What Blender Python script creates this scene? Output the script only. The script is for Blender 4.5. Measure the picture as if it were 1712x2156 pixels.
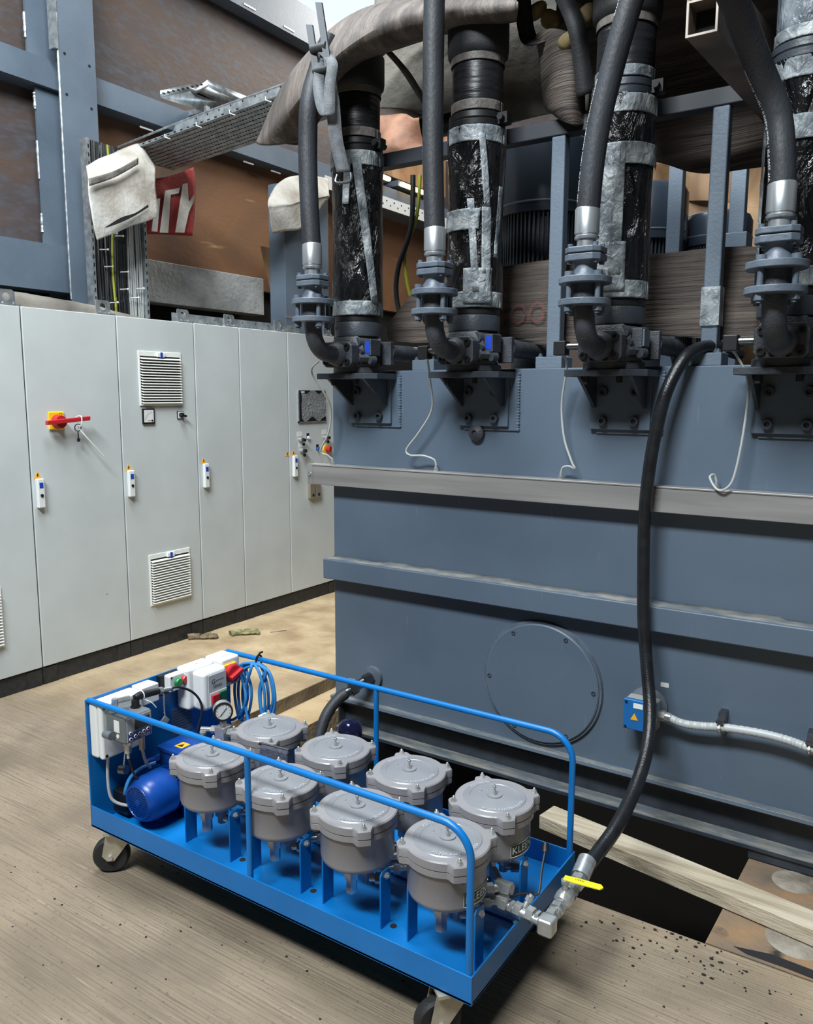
import bpy, math, random
from mathutils import Vector, Matrix, noise
for _o in list(bpy.data.objects): bpy.data.objects.remove(_o)
SC = bpy.context.scene
COL = SC.collection
PI = math.pi
random.seed(7)

# ------------------------------------------------------------------ camera, sky, lights, exposure
cam_d = bpy.data.cameras.new('camera'); cam = bpy.data.objects.new('camera', cam_d); COL.objects.link(cam)
cam_d.sensor_fit = 'HORIZONTAL'; cam_d.sensor_width = 36.0; cam_d.lens = 35.69
cam_d.clip_start = 0.05; cam_d.clip_end = 100
def _cam(yaw, pitch, roll, loc):
    f = Vector((-math.sin(yaw)*math.cos(pitch), math.cos(yaw)*math.cos(pitch), math.sin(pitch)))
    r = Vector((math.cos(yaw), math.sin(yaw), 0)); d = f.cross(r)
    r2 = r*math.cos(roll) + d*math.sin(roll); d2 = d*math.cos(roll) - r*math.sin(roll)
    m = Matrix((r2, -d2, -f)).transposed().to_4x4(); m.translation = loc
    return m
cam.matrix_world = _cam(.584794, -.1440346, -.0030446, Vector((0, 0, 1.645)))
SC.camera = cam
w = bpy.data.worlds.new('sky'); SC.world = w; w.use_nodes = True
w.node_tree.nodes['Background'].inputs[0].default_value = (.78, .9, 1.0, 1)
w.node_tree.nodes['Background'].inputs[1].default_value = 1.6
def area(name, loc, target, sx, sy, power, col):
    d = bpy.data.lights.new(name, 'AREA'); d.shape = 'RECTANGLE'; d.size = sx; d.size_y = sy; d.energy = power; d.color = col
    o = bpy.data.objects.new(name, d); COL.objects.link(o); o.location = loc
    o.rotation_euler = (Vector(target)-Vector(loc)).to_track_quat('-Z', 'Y').to_euler()
    return o
area('skylight_daylight', (-1.2, -1.6, 6.3), (-1.6, 2.4, .6), 2.6, 1.5, 1520, (.90, .965, 1.0))
area('roof_light_daylight', (-2.4, 1.9, 6.3), (-2.4, 1.9, 0), 2.5, 1.2, 450, (.90, .965, 1.0))
area('hall_daylight', (-4.2, 8.0, 6.2), (-4.4, 5.4, 2.6), 2.2, 1.2, 330, (1.0, .97, .92))
SC.view_settings.view_transform = 'Standard'; SC.view_settings.look = 'None'
SC.view_settings.exposure = -0.46; SC.view_settings.gamma = 1.0; SC.view_settings.use_curve_mapping = False

# ------------------------------------------------------------------ materials
def mat(name, col, rough=.5, metal=0.0, ramp=None, scale=4.0, stretch=(1, 1, 1), detail=5.0, lo=.35, hi=.65,
        bump=0.0, bscale=None, bstretch=None, rvar=0.0, alpha=1.0, emit=None, dist=0.0, spots=None, coat=0.0, trans=0.0, bdist=None, bdepth=.02):
    m = bpy.data.materials.new(name); m.use_nodes = True
    nt = m.node_tree; N = nt.nodes; L = nt.links; b = N['Principled BSDF']
    b.inputs['Base Color'].default_value = (*col, 1); b.inputs['Roughness'].default_value = rough; b.inputs['Metallic'].default_value = metal
    if coat: b.inputs['Coat Weight'].default_value = coat; b.inputs['Coat Roughness'].default_value = .12
    if trans: b.inputs['Transmission Weight'].default_value = trans
    tc = N.new('ShaderNodeTexCoord')
    def nz(sc, st, det, di=0.0):
        mp = N.new('ShaderNodeMapping'); mp.inputs['Scale'].default_value = st; L.new(tc.outputs['Object'], mp.inputs[0])
        t = N.new('ShaderNodeTexNoise'); t.inputs['Scale'].default_value = sc; t.inputs['Detail'].default_value = det; t.inputs['Distortion'].default_value = di
        L.new(mp.outputs[0], t.inputs['Vector']); return t.outputs[0]
    colout = None
    if ramp:
        f = nz(scale, stretch, detail, dist); r = N.new('ShaderNodeValToRGB'); e = r.color_ramp.elements
        n = len(ramp); e[0].position = lo; e[0].color = (*ramp[0], 1); e[1].position = hi; e[1].color = (*ramp[-1], 1)
        for i in range(1, n-1):
            q = e.new(lo+(hi-lo)*i/(n-1)); q.color = (*ramp[i], 1)
        L.new(f, r.inputs[0]); colout = r.outputs[0]
        if rvar:
            mr = N.new('ShaderNodeMapRange'); mr.inputs[1].default_value = .3; mr.inputs[2].default_value = .7
            mr.inputs[3].default_value = max(.03, rough-rvar); mr.inputs[4].default_value = min(1, rough+rvar)
            L.new(f, mr.inputs[0]); L.new(mr.outputs[0], b.inputs['Roughness'])
    for sp in (spots or []):   # (colour, scale, threshold lo, hi, stretch)
        f = nz(sp[1], sp[4] if len(sp) > 4 else (1, 1, 1), 6.0); r = N.new('ShaderNodeMapRange')
        r.inputs[1].default_value = sp[2]; r.inputs[2].default_value = sp[3]; L.new(f, r.inputs[0])
        mx = N.new('ShaderNodeMix'); mx.data_type = 'RGBA'
        if colout is None: mx.inputs[6].default_value = (*col, 1)
        else: L.new(colout, mx.inputs[6])
        mx.inputs[7].default_value = (*sp[0], 1); L.new(r.outputs[0], mx.inputs[0]); colout = mx.outputs[2]
    if colout is not None: L.new(colout, b.inputs['Base Color'])
    if bump:
        f = nz(bscale or scale*3, bstretch or stretch, 6.0, bdist or 0.0); bp = N.new('ShaderNodeBump'); bp.inputs['Strength'].default_value = bump
        bp.inputs['Distance'].default_value = bdepth; L.new(f, bp.inputs['Height']); L.new(bp.outputs[0], b.inputs['Normal'])
    if alpha < 1: b.inputs['Alpha'].default_value = alpha
    if emit: b.inputs['Emission Color'].default_value = (*emit[0], 1); b.inputs['Emission Strength'].default_value = emit[1]
    return m
def s(r, g, b):   # 8-bit sRGB to linear
    f = lambda c: (c/255/12.92) if c <= 10 else ((c/255+.055)/1.055)**2.4
    return (f(r), f(g), f(b))
TANK = mat('tank_paint', s(82, 96, 112), .46, ramp=[s(76, 90, 105), s(84, 99, 115), s(90, 104, 119)], scale=1.3, lo=.3, hi=.7, bump=.06, bscale=260,
           spots=[(s(104, 118, 130), 9, .70, .80, (7, 7, .6))])
STEELPAINT = mat('steel_frame_paint', s(96, 110, 124), .5, ramp=[s(88, 101, 115), s(102, 116, 130)], scale=2, bump=.08, bscale=90)
DKPAINT = mat('charcoal_paint', s(52, 58, 66), .45, ramp=[s(44, 50, 57), s(60, 66, 74)], scale=9, bump=.1, bscale=120)
CAST = mat('cast_iron_paint', s(58, 62, 68), .5, ramp=[s(46, 49, 54), s(68, 72, 79)], scale=14, bump=.2, bscale=160)
FLPAINT = mat('flange_paint', s(88, 98, 110), .42, ramp=[s(80, 90, 102), s(98, 108, 120)], scale=12, bump=.1, bscale=80)
CAB = mat('cabinet_light_grey', s(194, 200, 200), .42, ramp=[s(190, 196, 196), s(198, 204, 204)], scale=3, bump=.03, bscale=700, spots=[(s(120, 125, 126), 26, .755, .77)])
CABEDGE = mat('cabinet_frame_grey', s(196, 202, 202), .4)
GASKET = mat('black_gasket', s(14, 15, 17), .8)
PLINTH = mat('plinth_black', s(38, 39, 41), .6, ramp=[s(32, 33, 35), s(46, 47, 48)], scale=30, bump=.1, bscale=200)
VENT = mat('vent_white_plastic', s(232, 234, 228), .45)
WHITEP = mat('white_plastic', s(222, 225, 224), .4)
RED = mat('red_plastic', s(178, 34, 42), .4); YEL = mat('yellow_plastic', s(236, 190, 30), .4); GRN = mat('green_plastic', s(12, 120, 62), .3); REDB = mat('red_button', s(175, 40, 48), .3)
BLK = mat('black_plastic', s(20, 21, 23), .45); BLKR = mat('black_rubber', s(30, 31, 34), .62, ramp=[s(26, 27, 29), s(37, 38, 41)], scale=12, bump=.1, bscale=120)
HOSE = mat('hose_rubber', s(40, 43, 48), .55, ramp=[s(35, 37, 42), s(48, 52, 58)], scale=14, stretch=(1, 1, .4), bump=.12, bscale=140)
HOSEG = mat('gloss_hose_rubber', s(24, 26, 29), .3, ramp=[s(20, 21, 24), s(30, 32, 36)], scale=20, bump=.15, bscale=220)
BLUE = mat('cart_blue_paint', s(6, 106, 176), .36, ramp=[s(4, 102, 171), s(10, 111, 182)], scale=5, bump=.03, bscale=300)
MBLUE = mat('motor_blue_paint', s(10, 62, 140), .32, ramp=[s(8, 56, 130), s(14, 68, 148)], scale=8, bump=.04, bscale=200)
GREY = mat('housing_grey_paint', s(134, 132, 135), .36, ramp=[s(128, 126, 129), s(139, 137, 140)], scale=6, bump=.06, bscale=500, coat=.15)
LIDM = mat('lid_spun_grey', s(146, 148, 153), .32, .3, ramp=[s(141, 143, 148), s(152, 154, 159)], scale=10)
ZINC = mat('zinc_fitting', s(190, 192, 190), .27, .72, ramp=[s(172, 174, 172), s(208, 210, 208)], scale=25)
DZINC = mat('dark_zinc', s(120, 122, 126), .3, 1.0)
ALU = mat('aluminium_trunking', s(160, 158, 156), .5, .55, ramp=[s(146, 145, 144), s(170, 168, 166)], scale=5, stretch=(.25, 1, 5), spots=[(s(205, 205, 202), 14, .70, .74)])
GALV = mat('galvanised', s(176, 184, 188), .42, .75, ramp=[s(150, 158, 163), s(196, 203, 206)], scale=22)
FERR = mat('ferrule_steel', s(190, 196, 200), .32, .75, ramp=[s(172, 178, 182), s(205, 210, 214)], scale=8, stretch=(6, 6, .4))
RUST = mat('rusty_sheet', s(100, 84, 76), .62, .1, ramp=[s(62, 59, 62), s(78, 71, 71), s(92, 75, 66), s(80, 73, 74), s(108, 80, 62)], scale=1.15, stretch=(1, .45, 1), detail=9, lo=.3, hi=.72, dist=.4, bump=.12, bscale=30,
           spots=[(s(86, 86, 92), 16, .48, .70, (1, .6, 1.6))])
RUSTO = mat('orange_rust_sheet', s(140, 88, 50), .55, .15, ramp=[s(84, 66, 54), s(112, 80, 58), s(136, 98, 68), s(106, 82, 66)], scale=1.2, stretch=(1, .6, 1), detail=9, lo=.3, hi=.72, dist=.5, bump=.1, bscale=30,
            spots=[(s(205, 178, 130), 3.2, .66, .76, (1, .4, 3))])
RPLATE = mat('rust_plate', s(118, 98, 78), .75, .0, ramp=[s(80, 72, 64), s(112, 96, 80), s(136, 108, 78), s(112, 102, 90)], scale=3.2, detail=9, lo=.3, hi=.7, bump=.25, bscale=40, spots=[(s(40, 38, 36), 6, .60, .68)])
CONC = mat('broomed_concrete', s(134, 120, 102), .88, ramp=[s(112, 100, 84), s(134, 120, 101), s(148, 134, 115)], scale=2.2, stretch=(.8, 1.6, 1), detail=12, lo=.3, hi=.72, bump=.5, bscale=30, bstretch=(.12, 4.2, 1),
           spots=[(s(112, 100, 84), 40, .50, .68, (.08, 3.2, 1)), (s(150, 137, 118), 36, .60, .74, (.1, 3.0, 1)), (s(104, 94, 81), 70, .60, .70), (s(112, 100, 86), 2.4, .55, .72), (s(44, 39, 34), 7.5, .735, .76)])
def warm_light_stain(m):   # tan back floor: warmer light painted in along with staining; ragged border
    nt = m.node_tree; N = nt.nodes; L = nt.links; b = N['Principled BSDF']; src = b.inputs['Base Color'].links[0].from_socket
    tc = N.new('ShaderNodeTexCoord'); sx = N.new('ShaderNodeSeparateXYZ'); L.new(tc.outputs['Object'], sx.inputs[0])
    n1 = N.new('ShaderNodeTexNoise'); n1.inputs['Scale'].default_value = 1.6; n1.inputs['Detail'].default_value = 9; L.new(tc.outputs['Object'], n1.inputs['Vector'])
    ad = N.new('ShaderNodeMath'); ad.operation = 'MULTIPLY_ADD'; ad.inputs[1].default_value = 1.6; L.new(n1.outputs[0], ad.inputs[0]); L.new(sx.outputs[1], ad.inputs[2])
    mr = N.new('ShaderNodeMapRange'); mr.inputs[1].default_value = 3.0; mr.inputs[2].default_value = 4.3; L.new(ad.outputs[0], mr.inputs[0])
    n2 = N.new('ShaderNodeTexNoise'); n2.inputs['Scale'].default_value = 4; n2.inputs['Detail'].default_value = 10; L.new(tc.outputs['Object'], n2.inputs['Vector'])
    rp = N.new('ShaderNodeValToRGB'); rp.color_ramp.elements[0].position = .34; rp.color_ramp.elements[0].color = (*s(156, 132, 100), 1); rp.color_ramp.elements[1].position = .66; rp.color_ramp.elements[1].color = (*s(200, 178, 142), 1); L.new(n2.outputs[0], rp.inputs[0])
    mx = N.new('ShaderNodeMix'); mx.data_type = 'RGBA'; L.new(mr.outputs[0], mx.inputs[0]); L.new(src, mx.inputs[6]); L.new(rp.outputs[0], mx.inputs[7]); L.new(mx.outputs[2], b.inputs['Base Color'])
warm_light_stain(CONC)
CONCT = mat('stained_concrete', s(186, 160, 122), .85, ramp=[s(158, 134, 100), s(188, 162, 124), s(206, 184, 148)], scale=2.2, detail=10, lo=.3, hi=.72, bump=.3, bscale=40, spots=[(s(120, 98, 74), 9, .66, .72)])
CONCG = mat('grey_concrete', s(160, 162, 160), .85, ramp=[s(138, 140, 138), s(165, 167, 165), s(178, 180, 176)], scale=5, detail=10, lo=.3, hi=.7, bump=.4, bscale=30)
EDGEC = mat('slab_edge_concrete', s(120, 106, 86), .9, ramp=[s(96, 84, 68), s(136, 122, 100)], scale=6, detail=9, bump=.4, bscale=40)
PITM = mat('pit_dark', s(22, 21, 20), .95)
WOOD = mat('timber', s(176, 164, 142), .75, ramp=[s(138, 124, 102), s(176, 164, 142), s(196, 186, 166)], scale=7, stretch=(.25, 3, 3), detail=8, lo=.3, hi=.7, bump=.25, bscale=30, bstretch=(.2, 4, 4))
PLY = mat('plywood', s(140, 108, 75), .7, ramp=[s(92, 68, 48), s(136, 106, 75), s(166, 136, 102)], scale=3, stretch=(1, 1, .3), detail=8, lo=.3, hi=.7, dist=1.0)
BELT = mat('conveyor_belt_brown', s(104, 92, 84), .7, ramp=[s(50, 44, 41), s(76, 67, 61), s(98, 87, 79)], scale=5, stretch=(.35, .6, 5), detail=9, lo=.3, hi=.7, dist=.6, bump=.7, bscale=14, bstretch=(.3, .4, 6.5), bdist=.7)
BELTV = mat('conveyor_belt_streaked', s(98, 88, 82), .7, ramp=[s(62, 56, 53), s(88, 80, 75), s(112, 102, 95)], scale=6, stretch=(4, 1.5, .35), detail=9, lo=.3, hi=.7, dist=.5, bump=.55, bscale=16, bstretch=(5, 2, .3), bdist=.6)
CANVAS = mat('dirty_canvas', s(196, 192, 184), .85, ramp=[s(150, 138, 124), s(190, 185, 175), s(212, 210, 204)], scale=4, detail=9, lo=.3, hi=.66, bump=.3, bscale=30)
CANVD = mat('grimy_canvas', s(150, 142, 128), .85, ramp=[s(74, 70, 65), s(108, 104, 96), s(130, 125, 116)], scale=3.4, detail=9, lo=.3, hi=.68, bump=.3, bscale=24)
REDC = mat('red_printed_canvas', s(150, 44, 44), .85, bump=.2, bscale=60, ramp=[s(126, 38, 39), s(160, 50, 48)], scale=8)
WRAP = mat('black_stretch_film', s(14, 15, 17), .16, ramp=[s(10, 11, 12), s(20, 21, 23)], scale=9, bump=1.0, bscale=8, bstretch=(1, 1, .6), bdist=2.0, coat=.5, bdepth=.06)
WRAPD = mat('dull_stretch_film', s(22, 23, 26), .38, ramp=[s(18, 18, 20), s(34, 34, 38)], scale=9, stretch=(.6, .6, 5), bump=.35, bscale=12, bstretch=(.6, .6, 4))
TAPE = mat('packing_tape', s(170, 178, 182), .38, ramp=[s(84, 91, 97), s(138, 146, 151), s(198, 204, 206)], scale=16, stretch=(1, 1, .8), detail=7, lo=.3, hi=.68, bump=.6, bscale=34, bdist=1.2, alpha=.82)
FILMG = mat('silvery_film', s(110, 118, 126), .2, ramp=[s(60, 66, 72), s(104, 112, 120), s(150, 158, 164)], scale=14, stretch=(1, 1, .6), detail=7, lo=.3, hi=.7, bump=.9, bscale=22, bdist=1.4)
TAPED = mat('brown_tape', s(96, 92, 88), .5, ramp=[s(80, 76, 73), s(112, 107, 102)], scale=14, bump=.3, bscale=40)
NAVY = mat('navy_chrome_filter', s(50, 52, 92), .12, .8); LABELB = mat('blue_label', s(28, 66, 176), .4); SCREEN = mat('dark_screen', s(52, 58, 60), .12)
STICK = mat('white_sticker', s(225, 226, 222), .5); INK = mat('black_ink', s(16, 16, 18), .6); INKW = mat('white_ink', s(225, 228, 226), .6); AMBER = mat('amber_sticker', s(240, 168, 24), .5)
DGREEN = mat('dark_label', s(18, 34, 26), .4); EMB = mat('embossed_light', s(196, 200, 206), .35, .3)
COPPERC = mat('blue_cable', s(48, 124, 186), .45); CABLK = mat('black_cable', s(26, 27, 30), .5); CABGY = mat('grey_cable', s(170, 172, 170), .5); CABYG = mat('yellow_green_cable', s(158, 162, 48), .5)
CONDUIT = mat('grey_conduit', s(176, 180, 180), .4); STRAP = mat('strap_webbing', s(104, 108, 112), .8, bump=.3, bscale=300, ramp=[s(92, 96, 100), s(116, 120, 124)], scale=30)
GLOVE = mat('work_glove', s(126, 108, 84), .9, ramp=[s(96, 82, 64), s(140, 122, 96)], scale=30, bump=.4, bscale=160); GLOVEG = mat('green_work_glove', s(140, 140, 96), .9, ramp=[s(96, 98, 70), s(164, 160, 110)], scale=30, bump=.4, bscale=160)
FILM = mat('clear_film', s(210, 214, 216), .2, alpha=.32, bump=.8, bscale=30, bdist=1.2); LAMP = mat('sodium_tube', (1, .75, .4), .4, emit=((1.0, .62, .25), 14)); GAUGE = mat('gauge_face', s(196, 198, 198), .3); MESHF = mat('navy_mesh_fabric', s(62, 66, 84), .8, bump=.4, bscale=260, ramp=[s(50, 54, 70), s(74, 78, 96)], scale=120)
DUST = mat('settled_dust', s(132, 132, 126), .9, ramp=[s(84, 95, 106), s(104, 108, 110), s(128, 127, 121)], scale=9, stretch=(1, 3, 1), detail=9, lo=.35, hi=.6); HALL = mat('dark_hall', s(60, 62, 66), .9); BEIGE = mat('dusty_lens', s(200, 196, 184), .5); BLUEP = mat('blue_lens', s(30, 110, 190), .3); SHADE = mat('dark_void', s(16, 16, 17), .9); YELP = mat('yellow_tag', s(238, 224, 30), .5); COLUMN = STEELPAINT

# ------------------------------------------------------------------ mesh builder
def cr(pts, n=8, closed=False):
    P = [Vector(p) for p in pts]; out = []
    m = len(P)
    rng = range(m if closed else m-1)
    for i in rng:
        if closed: a, b, c, d = P[(i-1) % m], P[i], P[(i+1) % m], P[(i+2) % m]
        else: a, b, c, d = P[max(i-1, 0)], P[i], P[i+1], P[min(i+2, m-1)]
        for k in range(n):
            t = k/n
            out.append(.5*((2*b)+(c-a)*t+(2*a-5*b+4*c-d)*t*t+(3*b-a-3*c+d)*t**3))
    if not closed: out.append(P[-1])
    return out
def frame(ax):
    ax = Vector(ax).normalized(); u = ax.cross(Vector((0, 0, 1)))
    if u.length < 1e-4: u = Vector((1, 0, 0))
    u.normalize(); return u, ax.cross(u).normalized(), ax
class B:
    def __init__(self): self.v = []; self.f = []
    def box(self, x0, x1, y0, y1, z0, z1):
        i = len(self.v)
        self.v += [(x, y, z) for z in (z0, z1) for y in (y0, y1) for x in (x0, x1)]
        self.f += [[i+a for a in q] for q in ((0, 2, 3, 1), (4, 5, 7, 6), (0, 1, 5, 4), (2, 6, 7, 3), (0, 4, 6, 2), (1, 3, 7, 5))]
        return self
    def cyl(self, p0, p1, r0, r1=None, n=20, cap=True, rot=0.0):
        r1 = r0 if r1 is None else r1; p0 = Vector(p0); p1 = Vector(p1); u, v, a = frame(p1-p0); i = len(self.v)
        for p, r in ((p0, r0), (p1, r1)):
            for k in range(n):
                t = 2*PI*k/n+rot; self.v.append(tuple(p+u*(r*math.cos(t))+v*(r*math.sin(t))))
        for k in range(n):
            j = (k+1) % n; self.f.append([i+k, i+j, i+n+j, i+n+k])
        if cap: self.f.append([i+k for k in range(n)][::-1]); self.f.append([i+n+k for k in range(n)])
        return self
    def hexn(self, p0, p1, r, rot=0.0): return self.cyl(p0, p1, r, n=6, rot=rot)
    def tube(self, pts, r, n=10, closed=False):
        P = [Vector(p) for p in pts]; m = len(P); i = len(self.v)
        R = r if isinstance(r, (list, tuple)) else [r]*m
        T = [((P[(k+1) % m]-P[k-1]) if closed else (P[min(k+1, m-1)]-P[max(k-1, 0)])).normalized() for k in range(m)]
        u, v, _ = frame(T[0])
        for k in range(m):
            u = (u-T[k]*u.dot(T[k])).normalized(); v = T[k].cross(u)
            for q in range(n):
                t = 2*PI*q/n; self.v.append(tuple(P[k]+u*(R[k]*math.cos(t))+v*(R[k]*math.sin(t))))
        for k in range(m if closed else m-1):
            k2 = (k+1) % m
            for q in range(n):
                j = (q+1) % n; self.f.append([i+k*n+q, i+k*n+j, i+k2*n+j, i+k2*n+q])
        if not closed: self.f.append([i+q for q in range(n)][::-1]); self.f.append([i+(m-1)*n+q for q in range(n)])
        return self
    def lathe(self, prof, o, ax=(0, 0, 1), n=32, rfun=None, cap=True):
        u, v, a = frame(ax); o = Vector(o); i = len(self.v); m = len(prof)
        for r, h in prof:
            for q in range(n):
                t = 2*PI*q/n; rr = r if rfun is None else rfun(r, h, t)
                self.v.append(tuple(o+a*h+u*(rr*math.cos(t))+v*(rr*math.sin(t))))
        for k in range(m-1):
            for q in range(n):
                j = (q+1) % n; self.f.append([i+k*n+q, i+k*n+j, i+(k+1)*n+j, i+(k+1)*n+q])
        if cap and prof[0][0] > 1e-6: self.f.append([i+q for q in range(n)][::-1])
        if cap and prof[-1][0] > 1e-6: self.f.append([i+(m-1)*n+q for q in range(n)])
        return self
    def prism(self, poly, o, u, v, w):   # polygon in (u, v), extruded along w
        o = Vector(o); u = Vector(u); v = Vector(v); w = Vector(w); i = len(self.v); n = len(poly)
        for k in (0, 1):
            for a, b in poly: self.v.append(tuple(o+u*a+v*b+w*k))
        self.f.append([i+k for k in range(n)][::-1]); self.f.append([i+n+k for k in range(n)])
        for k in range(n):
            j = (k+1) % n; self.f.append([i+k, i+j, i+n+j, i+n+k])
        return self
    def sphere(self, c, r, n=14, m=9, sc=(1, 1, 1)):
        return self.lathe([(r*math.sin(PI*k/m)+1e-7, -r*math.cos(PI*k/m)) for k in range(m+1)], c, n=n) if sc == (1, 1, 1) else self._ell(c, r, n, m, sc)
    def _ell(self, c, r, n, m, sc):
        i = len(self.v); self.lathe([(r*math.sin(PI*k/m)+1e-7, -r*math.cos(PI*k/m)) for k in range(m+1)], (0, 0, 0), n=n)
        self.v[i:] = [(c[0]+x*sc[0], c[1]+y*sc[1], c[2]+z*sc[2]) for x, y, z in self.v[i:]]; return self
    def grid(self, rows):
        i = len(self.v); n = len(rows[0])
        for r in rows: self.v += [tuple(p) for p in r]
        for a in range(len(rows)-1):
            for b in range(n-1): self.f.append([i+a*n+b, i+a*n+b+1, i+(a+1)*n+b+1, i+(a+1)*n+b])
        return self
    def mp(self, fn, i=0): self.v[i:] = [tuple(fn(Vector(p))) for p in self.v[i:]]; return self
    def text(self, txt, size, fn, depth=0.0, align='CENTER', sx=1.0):
        cu = bpy.data.curves.new('t', 'FONT'); cu.body = txt; cu.size = size; cu.align_x = align; cu.align_y = 'CENTER'; cu.extrude = depth/2; cu.resolution_u = 2
        ob = bpy.data.objects.new('t', cu); COL.objects.link(ob); me = ob.to_mesh(); i = len(self.v)
        self.v += [tuple(fn(Vector((p.co.x*sx, p.co.y, p.co.z)))) for p in me.vertices]; self.f += [[i+k for k in p.vertices] for p in me.polygons]
        ob.to_mesh_clear(); bpy.data.objects.remove(ob); bpy.data.curves.remove(cu); return self
WO = {}
def obj(name, b, m, parent=None, bevel=0.0, solid=0.0, sub=0, label=None, flat=False, ang=38, kind=None):
    me = bpy.data.meshes.new(name); me.from_pydata(b.v, [], b.f); me.validate(); me.update()
    import bmesh
    bm = bmesh.new(); bm.from_mesh(me); bmesh.ops.recalc_face_normals(bm, faces=bm.faces); bm.to_mesh(me); bm.free()
    me.materials.append(m); o = bpy.data.objects.new(name, me); COL.objects.link(o)
    if not flat:
        me.shade_smooth(); me.set_sharp_from_angle(angle=math.radians(ang))
    if solid:
        q = o.modifiers.new('thickness', 'SOLIDIFY'); q.thickness = solid; q.offset = 0
    if bevel:
        q = o.modifiers.new('bevel', 'BEVEL'); q.width = bevel; q.segments = 2; q.limit_method = 'ANGLE'; q.angle_limit = math.radians(40); q.harden_normals = True
    if sub:
        q = o.modifiers.new('sub', 'SUBSURF'); q.levels = sub; q.render_levels = sub
    if parent is not None:
        o.parent = parent; o.location = -WO.get(parent.name, Vector()); WO[o.name] = Vector()
    if label: o['label'] = label
    if kind: o['kind'] = kind
    return o
def thing(name, label, cat, loc, group=None):
    o = bpy.data.objects.new(name, None); COL.objects.link(o); o.location = loc; o.empty_display_size = .1; WO[o.name] = Vector(loc)
    o['label'] = label; o['category'] = cat
    if group: o['group'] = group
    return o
def solo(name, b, m, label, cat, group=None, kind=None, **kw):
    xs = [p[0] for p in b.v]; ys = [p[1] for p in b.v]; zs = [p[2] for p in b.v]
    c = Vector(((min(xs)+max(xs))/2, (min(ys)+max(ys))/2, min(zs)))
    b.v = [(p[0]-c.x, p[1]-c.y, p[2]-c.z) for p in b.v]
    o = obj(name, b, m, **kw); o.location = c; WO[o.name] = c
    o['label'] = label; o['category'] = cat
    if group: o['group'] = group
    if kind: o['kind'] = kind
    return o
def struct(name, b, m, parent=None, **kw):
    o = obj(name, b, m, parent, **kw)
    if parent is None: o['kind'] = 'structure'
    return o
def copy_part(o, off, parent):
    c = o.copy(); COL.objects.link(c); c.parent = parent; c.location = o.location+Vector(off); WO[c.name] = Vector()
    for ch in list(o.children):
        d = ch.copy(); COL.objects.link(d); d.parent = c
    return c
def copy_thing(o, off, label):
    c = o.copy(); COL.objects.link(c); c.location = o.location+Vector(off); WO[c.name] = Vector(c.location); c['label'] = label
    for ch in list(o.children):
        d = ch.copy(); COL.objects.link(d); d.parent = c; WO[d.name] = Vector()
        for g in list(ch.children):
            e = g.copy(); COL.objects.link(e); e.parent = d
    return c
def jag(pts, amp, sc=3.0, seed=0.0):
    return [Vector(p)+Vector(noise.noise_vector(Vector(p)*sc+Vector((seed, seed*2, 3))))*amp for p in pts]
def sheet(rows, nu=6, nv=6, amp=0.0, sc=4.0, seed=0.0):   # smooth cloth surface through rows of control points
    R = [cr(r, nu) for r in rows]; n = len(R[0])
    cols = [cr([r[k] for r in R], nv) for k in range(n)]
    out = [[cols[k][j] for k in range(n)] for j in range(len(cols[0]))]
    if amp: out = [jag(r, amp, sc, seed) for r in out]
    b = B(); b.grid(out); return b
def capscrew(b, p, d, r, h):   # socket head screw, head standing on p along d
    p = Vector(p); d = Vector(d).normalized()
    b.lathe([(r, 0), (r, h), (r*.55, h), (r*.5, h*.45), (1e-6, h*.45)], p, d, n=14)
def bolt(b, p, d, r, h):   # hexagon head on washer with threaded end
    p = Vector(p); d = Vector(d).normalized()
    b.cyl(p, p+d*h*.22, r*1.35, n=14); b.hexn(p+d*h*.22, p+d*h*.75, r); b.cyl(p+d*h*.75, p+d*h, r*.5, n=10)

EDGED = mat('dirty_ledge', s(74, 66, 54), .95, ramp=[s(48, 44, 38), s(84, 75, 61)], scale=6, detail=9)
# ------------------------------------------------------------------ floor, pit, walls, roof
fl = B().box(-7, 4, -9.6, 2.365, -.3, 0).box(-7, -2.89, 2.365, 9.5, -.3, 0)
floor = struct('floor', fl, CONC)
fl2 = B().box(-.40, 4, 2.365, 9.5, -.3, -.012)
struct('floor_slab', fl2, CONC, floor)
pw = B().box(-2.95, -2.885, 2.36, 9, -.3, -.001).box(-2.9, -.42, 2.33, 2.37, -.3, -.004)
struct('slab_edge', pw, EDGEC, floor)
led = B().box(-2.89, -2.655, 2.42, 8, -.3, -.075)
struct('pit_ledge', led, CONCT, floor)
led2 = B().box(-2.66, -.42, 2.366, 2.45, -.3, -.06)
struct('pit_ledge', led2, EDGED, floor)
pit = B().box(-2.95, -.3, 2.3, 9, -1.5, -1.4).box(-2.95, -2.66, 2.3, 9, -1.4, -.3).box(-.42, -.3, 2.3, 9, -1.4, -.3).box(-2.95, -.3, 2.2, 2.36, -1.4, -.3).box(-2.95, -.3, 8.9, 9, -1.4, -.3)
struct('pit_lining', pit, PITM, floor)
wl = B().box(-5.5, -5.46, -9.6, 5.9, 0, 6.4).box(-5.5, -5.46, 5.9, 9.5, 0, 5.2)
wall = struct('wall_left', wl, SHADE)
for nm, a, m in (('rust_sheet', (-5.46, -5.40, 3.6, 9.4, 3.80, 4.95), RUST), ('rust_sheet', (-5.46, -5.40, 3.6, 9.4, 2.60, 3.80), RUSTO),
                 ('rust_sheet', (-5.46, -5.40, 0.5, 3.6, 2.60, 3.75), RUST), ('rust_sheet', (-5.46, -5.40, 0.5, 3.6, 3.75, 5.3), RUST)):
    struct(nm, B().box(*a), m, wall)
struct('wall_back', B().box(-5.46, 4, 9.5, 9.6, -.1, 6.4), RUST)
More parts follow.
